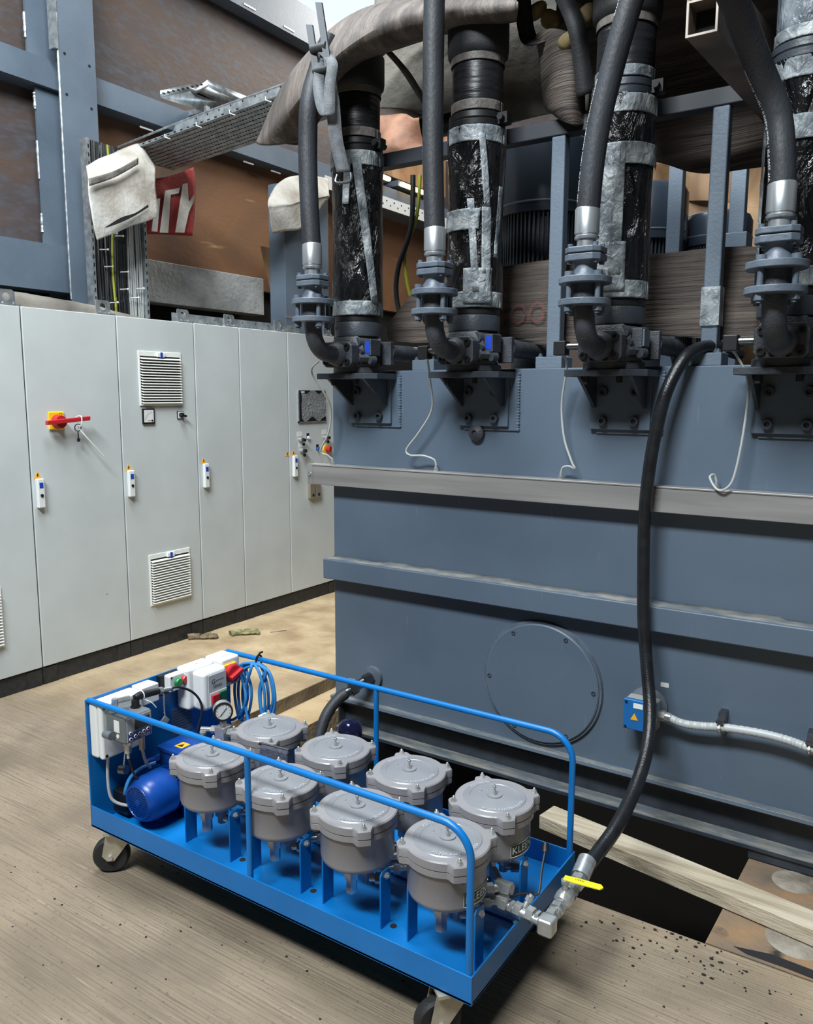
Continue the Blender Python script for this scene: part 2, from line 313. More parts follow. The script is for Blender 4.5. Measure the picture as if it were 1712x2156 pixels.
struct('ceiling', B().box(-5.5, 4, -9.6, 9.6, 6.4, 6.5), HALL)
struct('wall_front', B().box(-5.5, 4, -9.7, -9.6, -.1, 6.5), HALL)
struct('wall_right', B().box(4, 4.1, -9.6, 9.6, -.1, 6.5), HALL)

def hbeam(name, y0, y1, z0, z1, label, x=-5.25, m=STEELPAINT):
    t = thing(name, label, 'beam', (x, (y0+y1)/2, z0))
    obj('web', B().box(x-.008, x, y0, y1, z0, z1), m, t)
    obj('flange', B().box(-5.40, x-.008, y0, y1, z0, z0+.012), m, t); obj('flange', B().box(-5.40, x-.008, y0, y1, z1-.012, z1), m, t)
    return t
hbeam('channel_beam', .4, 3.66, 3.705, 3.885, 'grey steel channel crossing above the left rust panel, left of the column')
hbeam('channel_beam', .4, 3.66, 2.355, 2.67, 'deep grey steel channel low on the left wall above the first cabinets')
t = hbeam('channel_beam', 3.82, 9.4, 3.705, 3.885, 'long grey steel channel across the rusty wall right of the column')
t2 = hbeam('channel_beam', 3.82, 9.4, 4.90, 5.22, 'uppermost grey steel beam under the bright wall opening')
for y in (5.4, 5.9, 6.45): obj('weld_tab', B().box(-5.25, -5.244, y, y+.14, 4.925, 4.94), WHITEP, t2)
for y in (4.3, 5.4, 5.75, 6.3): obj('weld_tab', B().box(-5.30, -5.292, y, y+.12, 3.66, 3.672), WHITEP, t)
# the column
c = thing('steel_column', 'tall grey steel column with bolt holes standing behind the cabinets', 'column', (-5.25, 3.68, 0))
obj('front_flange', B().box(-5.165, -5.15, 3.535, 3.82, 0, 6.4), COLUMN, c, bevel=.003)
obj('web', B().box(-5.40, -5.165, 3.665, 3.69, 0, 6.4), COLUMN, c); obj('rear_flange', B().box(-5.415, -5.40, 3.535, 3.82, 0, 6.4), COLUMN, c)
for (y, z) in ((3.58, 3.92), (3.77, 3.9), (3.58, 3.66), (3.77, 3.62)):
    obj('bolt_hole', B().cyl((-5.151, y, z), (-5.1485, y, z), .010, n=12), SHADE, c)
obj('edge_angle', B().box(-5.2, -5.14, 3.50, 3.53, 3.93, 6.3), GALV, c)
obj('edge_weld', B().tube([(-5.155, 3.532, 2.3+.02*k) for k in range(110)], [.006+.003*random.random() for k in range(110)], 6), GALV, c)
for z0, z1, y0 in ((2.67, 3.70, 3.44), (3.885, 5.2, 3.40)):
    st = solo('stiffener_plate', B().box(-5.31, -5.29, y0, 3.66, z0, z1), STEELPAINT, 'grey stiffener plate beside the column %s the upper left channel' % ('below' if z0 < 3 else 'above'), 'plate')
    for (a, b_) in ((.08, .2), (.42, .66), (.86, .96)):
        zz = [z0+(z1-z0)*(a+(b_-a)*k/14) for k in range(15)]
        obj('weld_bead', B().tube([(-5.30, y0-.004, z) for z in zz], [.008+.005*random.random() for _ in zz], 6), GALV, st)
solo('concrete_upstand', B().box(-5.40, -5.25, 4.02, 5.57, 2.36, 2.685), CONCG, 'pale grey concrete upstand at the foot of the orange rusty wall', 'concrete', bevel=.008)
solo('leaning_board', B().prism([(0, 0), (.10, 0), (-.06, .62), (-.20, .62)], (-5.0, 5.47, 2.28), (0, 1, 0), (0, 0, 1), (.025, 0, 0)), PLY, 'narrow plywood board leaning against the grey trunking behind the cabinets', 'board')

# ------------------------------------------------------------------ control cabinets
FX = -4.158
def cyp(b, y, z, r, h, n=18): return b.cyl((FX, y, z), (FX+h, y, z), r, n=n)
def lift_eye(par, y):
    b = B(); n = 40; o = []; q = []
    for k in range(n):
        t = 2*PI*k/n; cx, cz = math.cos(t), math.sin(t)
        r = min(.048/max(abs(cx), 1e-6), .042/max(abs(cz), 1e-6), .058/max(abs(cx*.75+abs(cz)*.72)*1.02, 1e-6)) if cz > 0 else min(.048/max(abs(cx), 1e-6), .042/max(abs(cz), 1e-6))
        o.append((y+r*cx, 2.152+r*cz)); q.append((y+.021*cx, 2.156+.021*cz))
    for x in (-4.20, -4.192):
        for a in (o, q): b.v += [(x, p[0], p[1]) for p in a]
    for k in range(n):
        j = (k+1) % n
        b.f += [[k, j, n+j, n+k], [2*n+k, 2*n+j, 3*n+j, 3*n+k], [k, j, 2*n+j, 2*n+k], [n+k, n+j, 3*n+j, 3*n+k]]
    b.box(-4.20, -4.165, y-.062, y+.062, 2.11, 2.117)
    bolt(b, (-4.178, y-.03, 2.117), (0, 0, 1), .007, .012); bolt(b, (-4.178, y+.03, 2.117), (0, 0, 1), .007, .012)
    obj('lifting_eye', b, GALV, par)
def tri_label(d, y, z):
    p = obj('warning_triangle', B().prism([(-.022, -.018), (.022, -.018), (0, .022)], (FX+.001, y, z), (0, 1, 0), (0, 0, 1), (.001, 0, 0)), AMBER, d)
    obj('warning_flash', B().prism([(-.003, .008), (.004, .008), (.001, -.001), (.005, -.001), (-.003, -.014), (-.001, -.004), (-.006, -.004)], (FX+.0022, y, z), (0, 1, 0), (0, 0, 1), (.0006, 0, 0)), INK, d)
def handle(d, y, z=1.10):
    h = obj('handle', B().box(FX+.001, FX+.028, y-.021, y+.021, z-.082, z+.082), WHITEP, d, bevel=.006)
    obj('lock_barrel', B().cyl((FX+.028, y, z-.012), (FX+.032, y, z-.012), .009, n=14), BLK, d)
    obj('handle_badge', B().box(FX+.028, FX+.0295, y-.011, y+.011, z+.03, z+.06), LABELB, d)
def vent(d, y, z, half=.168):
    obj('vent_frame', B().box(FX+.001, FX+.008, y-half, y+half, z-half, z+half), VENT, d, bevel=.003)
    n = 17
    for k in range(n):
        zc = z+half-.045-(2*half-.065)*k/(n-1)
        obj('vent_slat', B().prism([(0.009, .0045), (.024, -.003), (.024, -.0058), (.009, .0015)], (FX, y-half+.012, zc), (1, 0, 0), (0, 0, 1), (0, 2*half-.024, 0)), VENT, d)
    obj('vent_back', B().box(FX+.008, FX+.0085, y-half+.012, y+half-.012, z-half+.012, z+half-.03), GASKET, d)
    obj('vent_clip', B().box(FX+.008, FX+.022, y-.03, y+.03, z+half-.034, z+half-.006), VENT, d, bevel=.004)
    obj('vent_badge', B().box(FX+.022, FX+.0235, y-.009, y+.009, z+half-.04, z+half-.004), LABELB, d)
def cabinet(y0, y1, doors, label, eyes=()):
    t = thing('control_cabinet', label, 'cabinet', (-4.4, (y0+y1)/2, 0), 'row of light grey control cabinets')
    obj('body', B().box(-4.66, -4.176, y0+.002, y1-.002, .1, 2.105), CABEDGE, t)
    obj('plinth', B().box(-4.64, -4.17, y0+.002, y1-.002, 0, .098), PLINTH, t)
    for yy in (y0+.003, y1-.093): obj('plinth_corner', B().box(-4.2, -4.164, yy, yy+.09, .002, .096), PLINTH, t, bevel=.003)
    ds = []
    for a, b_ in doors:
        obj('door_gasket', B().box(-4.178, -4.172, a+.003, b_-.003, .104, 2.10), GASKET, t)
        ds.append(obj('door', B().box(-4.174, FX, a+.004, b_-.004, .106, 2.108), CAB, t, bevel=.004))
    for y in eyes: lift_eye(t, y)
    return t, ds
t, d = cabinet(1.94, 2.54, [(1.94, 2.54)], 'first grey control cabinet at the left picture edge, mostly cut off', (2.486,)); vent(d[0], 2.155, .455)
t, d = cabinet(2.54, 3.14, [(2.54, 3.14)], 'grey control cabinet with the red main switch handle on a yellow plate', (3.08,))
D = d[0]; tri_label(D, 2.578, 1.2); handle(D, 2.58)
pl = obj('switch_plate', B().box(FX, FX+.012, 2.66, 2.757, 1.447, 1.547), YEL, D, bevel=.008)
obj('switch_rotor', B().cyl((FX+.012, 2.712, 1.492), (FX+.05, 2.712, 1.492), .040, .034, n=28), RED, D)
obj('switch_lever', B().prism([(-.125, -.016), (.145, .004), (.147, .028), (-.123, .008)], (FX+.05, 2.735, 1.492), (0, 1, 0), (0, 0, 1), (.024, 0, 0)), RED, D, bevel=.004)
obj('switch_marking', B().text('O', .026, lambda p: Vector((FX+.0126, 2.733+p.x, 1.532+p.y))), INK, D)
obj('cable_tie', B().tube(cr([(FX+.03, 2.815, 1.515), (FX+.085, 2.812, 1.52), (FX+.085, 2.812, 1.47), (FX+.05, 2.815, 1.46), (FX+.07, 2.85, 1.40), (FX+.075, 2.955, 1.285)], 6), .0035, 6), WHITEP, D)
obj('keyring', B().tube([(FX+.04, 2.818+.02*math.cos(a), 1.455+.02*math.sin(a)) for a in [2*PI*k/20 for k in range(20)]], .003, 6, True), DZINC, D)
obj('key', B().box(FX+.038, FX+.042, 2.815, 2.821, 1.385, 1.437).box(FX+.037, FX+.043, 2.81, 2.826, 1.375, 1.395), DZINC, D)
t, d = cabinet(3.14, 3.74, [(3.14, 3.74)], 'grey control cabinet with two white louvred vents and a small meter', (3.685,))
D = d[0]; tri_label(D, 3.18, 1.198); handle(D, 3.183); vent(D, 3.45, 1.742); vent(D, 3.466, .462)
obj('panel_meter', B().box(FX, FX+.010, 3.297, 3.387, 1.461, 1.557), BLK, D); obj('meter_dial', B().box(FX+.010, FX+.0115, 3.306, 3.378, 1.472, 1.548), STICK, D)
b = B()
for k in range(7):
    a = .25+1.15*k/6; cy, cz = 3.37, 1.478
    b.cyl((FX+.0118, cy-.052*math.cos(a), cz+.052*math.sin(a)), (FX+.0118, cy-.060*math.cos(a), cz+.060*math.sin(a)), .0012, n=4)
b.cyl((FX+.012, 3.366, 1.482), (FX+.012, 3.33, 1.484), .001, n=4).cyl((FX+.0115, 3.366, 1.482), (FX+.014, 3.366, 1.482), .006, n=12)
obj('meter_scale', b, INK, D)
obj('selector_plate', B().box(FX, FX+.006, 3.573, 3.627, 1.487, 1.537), BLK, D); obj('selector_face', B().box(FX+.006, FX+.007, 3.577, 3.623, 1.491, 1.533), STICK, D)
obj('selector_knob', B().cyl((FX+.007, 3.60, 1.512), (FX+.02, 3.60, 1.512), .016, n=18).prism([(-.02, -.006), (.024, -.014), (.026, -.002), (-.016, .008)], (FX+.02, 3.60, 1.512), (0, 1, 0), (0, 0, 1), (.018, 0, 0)), BLK, D)
t, d = cabinet(3.74, 4.15, [(3.74, 4.15)], 'narrow plain grey control cabinet right of the one with two vents', (4.095,))
tri_label(d[0], 3.788, 1.2); handle(d[0], 3.793)
t, d = cabinet(4.15, 5.22, [(4.15, 4.652), (4.652, 5.22)], 'double door grey control cabinet with touch screen next to the tank', (4.6, 5.17))
tri_label(d[0], 4.629, 1.2); D = d[1]; tri_label(D, 4.70, 1.2); handle(D, 4.70)
obj('screen_bezel', B().box(FX, FX+.012, 4.765, 5.087, 1.438, 1.68), BLK, D, bevel=.004); obj('screen_trim', B().box(FX, FX+.010, 4.755, 5.095, 1.430, 1.440).box(FX, FX+.01, 4.755, 4.765, 1.43, 1.68), GALV, D)
obj('touch_screen', B().box(FX+.012, FX+.013, 4.80, 5.06, 1.475, 1.645), SCREEN, D); obj('screen_badge', B().box(FX+.012, FX+.0135, 4.785, 4.825, 1.661, 1.671), STICK, D)
rows = [[(FX+.02+.012*noise.noise((y*14, z*17, 2)), y, z+(.02*math.sin(y*40) if i in (0, 6) else 0)) for y in [4.78+.31*k/10 for k in range(11)]] for i, z in enumerate([1.455+.215*k/6 for k in range(7)])]
b = B(); b.grid(rows); obj('protective_film', b, FILM, D)
for (y, z) in ((4.775, 1.30), (4.785, 1.215), (5.075, 1.305)):
    obj('key_switch', B().cyl((FX, y, z), (FX+.03, y, z), .018, .016, n=16), ZINC, D)
    obj('key_grip', B().prism([(-.006, -.016), (.018, -.012), (.022, .006), (0, .012)], (FX+.03, y, z), (0, 1, 0), (0, 0, 1), (.02, 0, 0)).cyl((FX+.03, y+.004, z-.034), (FX+.04, y+.004, z-.034), .013, n=12), BLK, D)
    obj('key_switch_label', B().box(FX, FX+.0015, y-.03, y+.03, z+.024, z+.062), STICK, D)
for (y, z, m) in ((4.87, 1.318, WHITEP), (4.985, 1.225, BLUEP)):
    obj('button_plate', B().box(FX, FX+.003, y-.014, y+.014, z-.016, z+.028), BLK, D); obj('push_button', B().cyl((FX+.003, y, z-.006), (FX+.018, y, z-.006), .013, n=16), m, D)
obj('emergency_collar', B().cyl((FX, 5.09, 1.21), (FX+.008, 5.09, 1.21), .035, n=22), YEL, D); obj('emergency_button', B().cyl((FX+.008, 5.09, 1.21), (FX+.045, 5.10, 1.21), .02, .026, n=20), RED, D)
for y in (4.89, 4.96):
    obj('socket_cover', B().box(FX, FX+.03, y-.03, y+.03, .83, .95), mat('brushed_nickel', s(190, 180, 160), .35, .8) if y < 4.9 else bpy.data.materials['brushed_nickel'], D, bevel=.003)
    obj('socket_notch', B().cyl((FX+.03, y+.005, .855), (FX+.0315, y+.005, .855), .013, n=14), SHADE, D)
# rolled cloth on the cabinet tops, galvanised rail
solo('cloth_roll', sheet([[(-4.28, 2.3, 2.107), (-4.27, 2.6, 2.107), (-4.26, 2.9, 2.107), (-4.25, 3.15, 2.107), (-4.24, 3.42, 2.107)],
    [(-4.30, 2.3, 2.17), (-4.29, 2.6, 2.185), (-4.29, 2.9, 2.17), (-4.28, 3.15, 2.155), (-4.27, 3.42, 2.12)],
    [(-4.40, 2.3, 2.19), (-4.42, 2.6, 2.20), (-4.42, 2.9, 2.195), (-4.40, 3.15, 2.17), (-4.4, 3.42, 2.13)], [(-4.55, 2.3, 2.107), (-4.55, 2.6, 2.107), (-4.55, 2.9, 2.107), (-4.55, 3.15, 2.107), (-4.55, 3.42, 2.107)]], 8, 6, .008, 9), CANVD,
    'dirty brown cloth rolled up along the tops of the first cabinets', 'cloth')
r = thing('galvanised_rail', 'perforated galvanised rail lying on the far cabinet tops', 'rail', (-4.33, 4.3, 2.11))
obj('rail_body', B().box(-4.345, -4.34, 3.72, 5.0, 2.112, 2.185).box(-4.42, -4.345, 3.72, 5.0, 2.112, 2.117), GALV, r)
for k in range(18): obj('rail_hole', B().cyl((-4.341, 3.76+.068*k, 2.163 if k % 2 else 2.13), (-4.3395, 3.76+.068*k, 2.163 if k % 2 else 2.13), .005, n=8), SHADE, r)

# ------------------------------------------------------------------ cable trays behind the cabinets
def ladder(y0, y1, z0, z1, x, label):
    t = thing('cable_ladder', label, 'cable ladder', (x, (y0+y1)/2, z0))
    for yy in (y0, y1):
        obj('side_rail', B().box(x-.06, x+.012, yy-.012, yy+.012, z0, z1), GALV, t)
        n = int((z1-2.1)/.055)
        bb = B()
        for k in range(n): bb.box(x+.011, x+.0135, yy-.004, yy+.004, 2.12+k*.055, 2.145+k*.055)
        obj('rail_slots', bb, SHADE, t, kind='stuff')
    obj('back_plate', B().box(x-.07, x-.06, y0, y1, z0, z1), GALV, t)
    return t
lad = ladder(3.56, 4.0, 0, 3.34, -4.93, 'vertical galvanised cable ladder full of cables beside the steel column')
n = 22
for k in range(n):
    y = 3.59+.385*k/(n-1); m = CABLK if k < 15 else CABGY
    if k == 8: m = CABYG
    r = .0085 if k < 15 else .0075
    pts = [(-4.93-.02+.012*noise.noise((k*3.1, i*.7, 1)), y+.012*noise.noise((k*1.7, i*.8, 5)), 2.12+1.22*i/7) for i in range(8)]; pts = [(pts[0][0], pts[0][1], .0)]+pts
    solo('cable', B().tube(cr(pts, 3), r, 6), m, {CABLK: 'black cable running up the ladder beside the column', CABGY: 'pale grey cable at the right of the ladder beside the column', CABYG: 'yellow and green earth cable running up the ladder'}[m], 'cable', None if m is CABYG else ('black ladder cables' if m is CABLK else 'grey ladder cables'))
for (y, z) in ((3.67, 2.52), (3.80, 2.50), (3.64, 2.63), (3.79, 2.38), (3.70, 2.28), (3.88, 2.33), (3.93, 2.4), (3.72, 2.75), (3.77, 2.74)):
    obj('cable_tie', B().tube([(-4.918, y-.03, z-.004), (-4.912, y, z), (-4.912, y+.025, z+.004)], .004, 5).sphere((-4.910, y+.03, z+.004), .008, 8, 6), WHITEP, lad)
# horizontal perforated tray
ct = thing('cable_tray', 'long perforated galvanised cable tray sloping up towards the pipes', 'cable tray', (-4.1, 4.12, 3.36))
ux = Vector((1.64, -.023, .102)); o = Vector((-5.05, 3.903, 3.333))
obj('tray_base', B().prism([(0, 0), (1, 0), (1.08, .48), (0, .48)], o, ux, (0, 1, 0), (0, 0, .004)), GALV, ct)
obj('side_wall', B().prism([(0, 0), (1.02, 0), (1.02, .062), (.38, .062), (.36, .02), (0, .02)], o, ux, (0, 0, 1), (0, -.003, 0)), GALV, ct)
obj('top_edge', B().tube([o+ux*t+Vector((0, 0, .05+.012*math.sin(PI*t))) for t in [k/10 for k in range(11)]], .007, 6), GALV, ct)
obj('side_wall', B().prism([(0, 0), (1.08, 0), (1.08, .06), (0, .06)], o+Vector((0, .48, 0)), ux, (0, 0, 1), (0, .003, 0)), GALV, ct)
b = B()
for i in range(58):
    for j in range(9):
        t = .02+.98*i/58+(.008 if j % 2 else 0); p = o+ux*t+Vector((0, .03+.05*j, -.0012)); b.box(p.x-.008, p.x+.008, p.y-.004, p.y+.004, p.z-.001, p.z)
obj('perforations', b, SHADE, ct, kind='stuff')
b = B()
for i in range(18):
    p = o+ux*(.05+.04*i)+Vector((0, -.0035, .006)); b.box(p.x-.011, p.x+.011, p.y-.001, p.y, p.z, p.z+.008)
for i in range(8):
    p = o+ux*(.5+.065*i)+Vector((0, -.0035, .04)); b.box(p.x-.005, p.x+.005, p.y-.001, p.y, p.z, p.z+.01)
obj('side_slots', b, SHADE, ct, kind='stuff')
for i in range(5):
    p = o+ux*(.12+.19*i)+Vector((0, -.006, .0)); obj('cable_tie', B().tube([p+Vector((0, 0, .02)), p, p+Vector((.03, .02, -.012))], .004, 5), WHITEP, ct)
st = thing('short_cable_tray', 'short cranked cable tray piece with slotted lip on the upper rusty wall', 'cable tray', (-5.1, 4.8, 3.9))
P = [(-5.020, 4.271, 3.865), (-5.020, 4.562, 3.995), (-5.020, 4.619, 3.988), (-5.020, 4.744, 4.081)]
obj('front_lip', B().grid([[Vector(p)+Vector((0, 0, 0)) for p in P], [Vector(p)+Vector((0, 0, -.05)) for p in P]]), GALV, st, solid=.004)
obj('tray_underside', B().grid([[Vector(p)+Vector((0, 0, -.05)) for p in P], [Vector(p)+Vector((-.1, .75, .02)) for p in P]]), GALV, st, solid=.004)
obj('wall_bracket', B().box(-5.40, -5.05, 4.75, 4.79, 3.86, 3.90), GALV, st)
obj('rear_lip', B().grid([[Vector(P[3]), Vector(P[3])+Vector((-.08, .75, .04))], [Vector(P[3])+Vector((0, 0, -.05)), Vector(P[3])+Vector((-.08, .75, -.03))]]), GALV, st, solid=.004)
b = B()
for i in range(9):
    q = Vector(P[0]).lerp(Vector(P[3]), .06+.1*i); b.box(q.x+.003, q.x+.006, q.y-.012, q.y+.012, q.z-.03, q.z-.02)
obj('lip_slots', b, SHADE, st, kind='stuff')

# canvas flaps
A = [(-4.780, 3.426, 3.122), (-4.780, 3.638, 3.230), (-4.780, 3.854, 3.340)]
f = solo('canvas_flap', sheet([[(-4.840, 3.476, 3.133), (-4.840, 3.683, 3.250), (-4.840, 3.911, 3.370), (-4.780, 3.978, 3.247)], [(-4.700, 3.389, 2.986), (-4.700, 3.587, 3.066), (-4.700, 3.783, 3.176), (-4.700, 3.934, 3.179)],
     [(-4.690, 3.388, 2.853), (-4.690, 3.571, 2.918), (-4.690, 3.765, 3.002), (-4.690, 3.922, 3.033)], [(-4.700, 3.408, 2.711), (-4.700, 3.570, 2.768), (-4.690, 3.758, 2.861), (-4.700, 3.933, 2.926)], [(-4.720, 3.439, 2.638), (-4.710, 3.574, 2.703), (-4.710, 3.770, 2.797), (-4.710, 3.935, 2.876)]], 7, 5, .012, 6), CANVAS,
     'dirty white canvas flap hanging over the end of the long cable tray', 'canvas', solid=.004)
band = sheet([[(-4.655, 3.359, 3.000), (-4.655, 3.555, 3.089), (-4.655, 3.753, 3.217)], [(-4.650, 3.359, 2.953), (-4.650, 3.549, 3.045), (-4.650, 3.747, 3.173)]], 6, 3)
obj('stitched_band', band, TAPED, f, solid=.003)
tear = sheet([[(-4.672, 3.481, 2.726), (-4.672, 3.607, 2.808), (-4.672, 3.724, 2.859), (-4.672, 3.834, 2.935)], [(-4.672, 3.484, 2.721), (-4.672, 3.609, 2.778), (-4.672, 3.727, 2.844), (-4.672, 3.837, 2.917)]], 5, 2)
obj('tear', tear, SHADE, f)
rf = solo('red_banner', sheet([[(-4.980, 4.045, 3.184), (-4.980, 4.264, 3.250), (-4.980, 4.536, 3.379)], [(-4.970, 4.028, 3.008), (-4.970, 4.255, 3.068), (-4.970, 4.537, 3.175)], [(-4.980, 4.016, 2.802), (-4.980, 4.243, 2.831), (-4.980, 4.503, 2.862)]], 6, 6, .006, 7), REDC,
     'red banner with big white letters hanging behind the canvas flap', 'banner', solid=.003)
b = B()
for pl_ in ([(35,114),(46,24),(78,18),(75,30),(58,33),(53,116)], [(68,116),(84,10),(94,8),(98,50),(110,32),(110,46),(98,72),(88,118)], [(18,110),(26,42),(36,40),(30,112)]):
    b.prism(pl_, (0, 0, 0), (1, 0, 0), (0, 1, 0), (0, 0, .5))
o0 = Vector((-4.955, 4.025, 3.176)); ur = (Vector((-4.955, 4.471, 3.271))-o0)/100; dr = (Vector((-4.955, 4.007, 2.844))-o0)/100   # banner's own right and down
b.mp(lambda p: o0+ur*p.x+dr*p.y+Vector((.003*p.z, 0, 0)))
obj('white_letters', b, CANVAS, rf)
# second flap and trunking
tr = thing('grey_trunking', 'tall pale grey trunking behind the double door cabinet', 'trunking', (-4.85, 5.65, 2.1))
obj('trunking_body', B().box(-4.98, -4.80, 5.36, 5.95, 0, 3.42), STEELPAINT, tr, bevel=.004); obj('edge_channel', B().box(-4.80, -4.785, 5.62, 5.68, 2.0, 3.42), GALV, tr)
obj('seam_strip', B().box(-4.80, -4.797, 5.36, 5.95, 2.30, 2.32), GALV, tr)
solo('canvas_flap', sheet([[(-4.800, 5.187, 3.289), (-4.810, 5.388, 3.457), (-4.810, 5.698, 3.550), (-4.810, 5.974, 3.569)], [(-4.700, 5.054, 3.169), (-4.700, 5.260, 3.227), (-4.700, 5.564, 3.324), (-4.700, 5.836, 3.405)], [(-4.700, 5.063, 3.115), (-4.700, 5.258, 3.170), (-4.700, 5.563, 3.284), (-4.700, 5.835, 3.377)], [(-4.720, 5.113, 2.951), (-4.720, 5.276, 2.993), (-4.720, 5.519, 3.071), (-4.720, 5.779, 3.308)]], 7, 6, .012, 7), CANVAS,
     'dirty white canvas flap with frayed edge over the tall grey trunking', 'canvas', solid=.004)
t3 = thing('far_cable_tray', 'pale perforated cable tray on the far rusty wall behind the first pipe', 'cable tray', (-5.2, 7.4, 3.55))
obj('tray_side', B().box(-5.12, -5.11, 6.3, 9.3, 3.60, 3.72), WHITEP, t3); obj('tray_base', B().box(-5.4, -5.12, 6.3, 9.3, 3.6, 3.61), STEELPAINT, t3)
b = B()
for k in range(40): b.box(-5.109, -5.107, 6.4+.07*k, 6.42+.07*k, 3.64+.04*(k % 2), 3.65+.04*(k % 2))
obj('tray_holes', b, SHADE, t3, kind='stuff')
for (y0, y1, lb) in ((7.25, 7.50, 'short glowing lamp tube nearer the first pipe'), (7.74, 8.22, 'longer glowing lamp tube between the first two pipes')):
    q = thing('lamp_tube', lb, 'lamp', (-5.2, (y0+y1)/2, 3.95)); obj('glowing_tube', B().cyl((-5.2, y0, 3.95), (-5.2, y1, 3.95), .022, n=12), LAMP, q); obj('lamp_holder', B().box(-5.4, -5.225, y0-.03, y1+.03, 3.93, 3.99), STEELPAINT, q)
solo('far_board', B().prism([(0, 0), (1.6, 0), (1.6, .5), (0, .35)], (-5.3, 7.2, 4.02), (0, 1, 0), (0, 0, 1), (.03, 0, 0)), PLY, 'brown board above the glowing lamp tubes', 'board')

# ------------------------------------------------------------------ the oil tank
TY = 2.95; TX0, TX1 = -2.365, 1.6
tank = thing('oil_tank', 'large blue grey steel oil tank with ribs standing over the open floor pit', 'tank', (-.4, 3.7, 0))
obj('tank_shell', B().box(TX0, TX1, TY, 4.7, .2, 1.75), TANK, tank, bevel=.004)
obj('stiffening_rib', B().box(TX0-.012, TX1, 2.88, TY, .79, .885).box(TX0-.012, TX0, 2.88, 4.6, .79, .885), TANK, tank, bevel=.006)
rows = [[(TX0+.03*k, 2.889, .8855) for k in range(133)], [(TX0+.03*k, TY-.001, .887+.004*random.random()+(.006 if (k//11) % 3 else 0)) for k in range(133)]]
b = B(); b.grid(rows); obj('rib_dust', b, DUST, tank, solid=.002)
obj('bottom_plate', B().box(TX0-.01, TX1, 2.92, 4.7, .186, .204), STEELPAINT, tank, bevel=.003)
bm_ = B().box(TX0+.02, TX1, 2.92, 3.08, .05-.012, .05).box(TX0+.02, TX1, 3.0, 3.012, .05, .175).box(TX0+.02, TX1, 2.935, 3.07, .172, .186)
obj('base_beam', bm_, DKPAINT, tank); obj('flange_dust', B().box(TX0+.02, TX1, 2.924, 2.998, .050, .0515), DUST, tank); obj('plate_dust', B().box(TX0, TX1, 2.922, TY, .204, .2055), DUST, tank); obj('beam_end_plate', B().box(TX0+.015, TX0+.022, 2.95, 3.07, .05, .172), DKPAINT, tank)
obj('beam_foot', B().box(-.46, 1.5, 2.93, 3.07, 0, .038), DKPAINT, tank); obj('beam_foot', B().box(TX0+.02, TX0+.3, 3.3, 3.6, -.2, .186), DKPAINT, tank)
obj('trunking_bracket', B().box(TX0, 1.5, 2.945, TY, 1.26, 1.30), STEELPAINT, tank)
mc = obj('manhole_cover', B().lathe([(1e-6, .024), (.244, .024), (.249, .020), (.25, 0)], (-1.285, TY, .482), (0, -1, 0), n=72), TANK, tank)
obj('cover_gasket', B().lathe([(.258, .014), (.262, 0)], (-1.285, TY, .482), (0, -1, 0), n=72), FLPAINT, mc)
for k in range(6):
    a = math.radians(2+60*k); b = B(); capscrew(b, (-1.285+.229*math.cos(a), TY-.019, .482+.229*math.sin(a)), (0, -1, 0), .009, .008); obj('cover_screw', b, DKPAINT, mc)
b = B(); b.lathe([(.034, 0), (.034, .02), (.02, .03), (.012, .034), (.010, .026), (1e-6, .026)], (-1.6, TY, 1.492), (0, -1, 0), n=22); obj('drain_plug', b, CAST, tank)
obj('drain_boss', B().cyl((-2.135, TY, .335), (-2.135, TY-.02, .335), .052, n=26), FLPAINT, tank)
obj('sensor_boss', B().lathe([(.072, 0), (.072, .014), (.05, .03), (.05, .035)], (-.845, TY, .485), (0, -1, 0), n=32), FLPAINT, tank)
obj('tag_plate', B().box(-.805, -.775, TY-.002, TY, .565, .582), STICK, tank)
# brackets
UX = [-2.14, -1.57, -1.0, -.43]; CY = 2.85
for i, x in enumerate(UX):
    br = obj('pump_bracket', B().box(x-.115, x+.115, TY-.022, TY, 1.52, 1.715), TANK, tank, bevel=.003)
    obj('back_pad', B().box(x-.09, x+.15, TY-.008, TY, 1.505, 1.735), TANK, br)
    obj('shelf_plate', B().prism([(-.14, .205), (-.14, 0), (.07, 0), (.14, .06), (.14, .205)], (x, 2.735, 1.712), (1, 0, 0), (0, 1, 0), (0, 0, .024)), DKPAINT, br, bevel=.002)
    for sx_ in (-.10, .088): obj('gusset', B().prism([(.006, 1.712), (.19, 1.712), (.19, 1.60), (.17, 1.60)], (x+sx_, 2.75, 0), (0, 1, 0), (0, 0, 1), (.012, 0, 0)), DKPAINT, br)
    for dx in (-.06, .06):
        for z in (1.552, 1.66):
            b = B(); capscrew(b, (x+dx, TY-.022, z), (0, -1, 0), .017, .02); obj('bracket_screw', b, DKPAINT, br)
    b = B(); b.hexn((x-.07, 2.77, 1.712), (x-.07, 2.77, 1.685), .014).hexn((x+.05, 2.77, 1.712), (x+.05, 2.77, 1.69), .012); obj('shelf_bolt', b, BLK, br)
    b = B()
    for k in range(20): b.sphere((x+.153, TY-.003, 1.51+.0115*k), .006+.003*random.random(), 6, 4)
    obj('weld_seam', b, TANK, br)

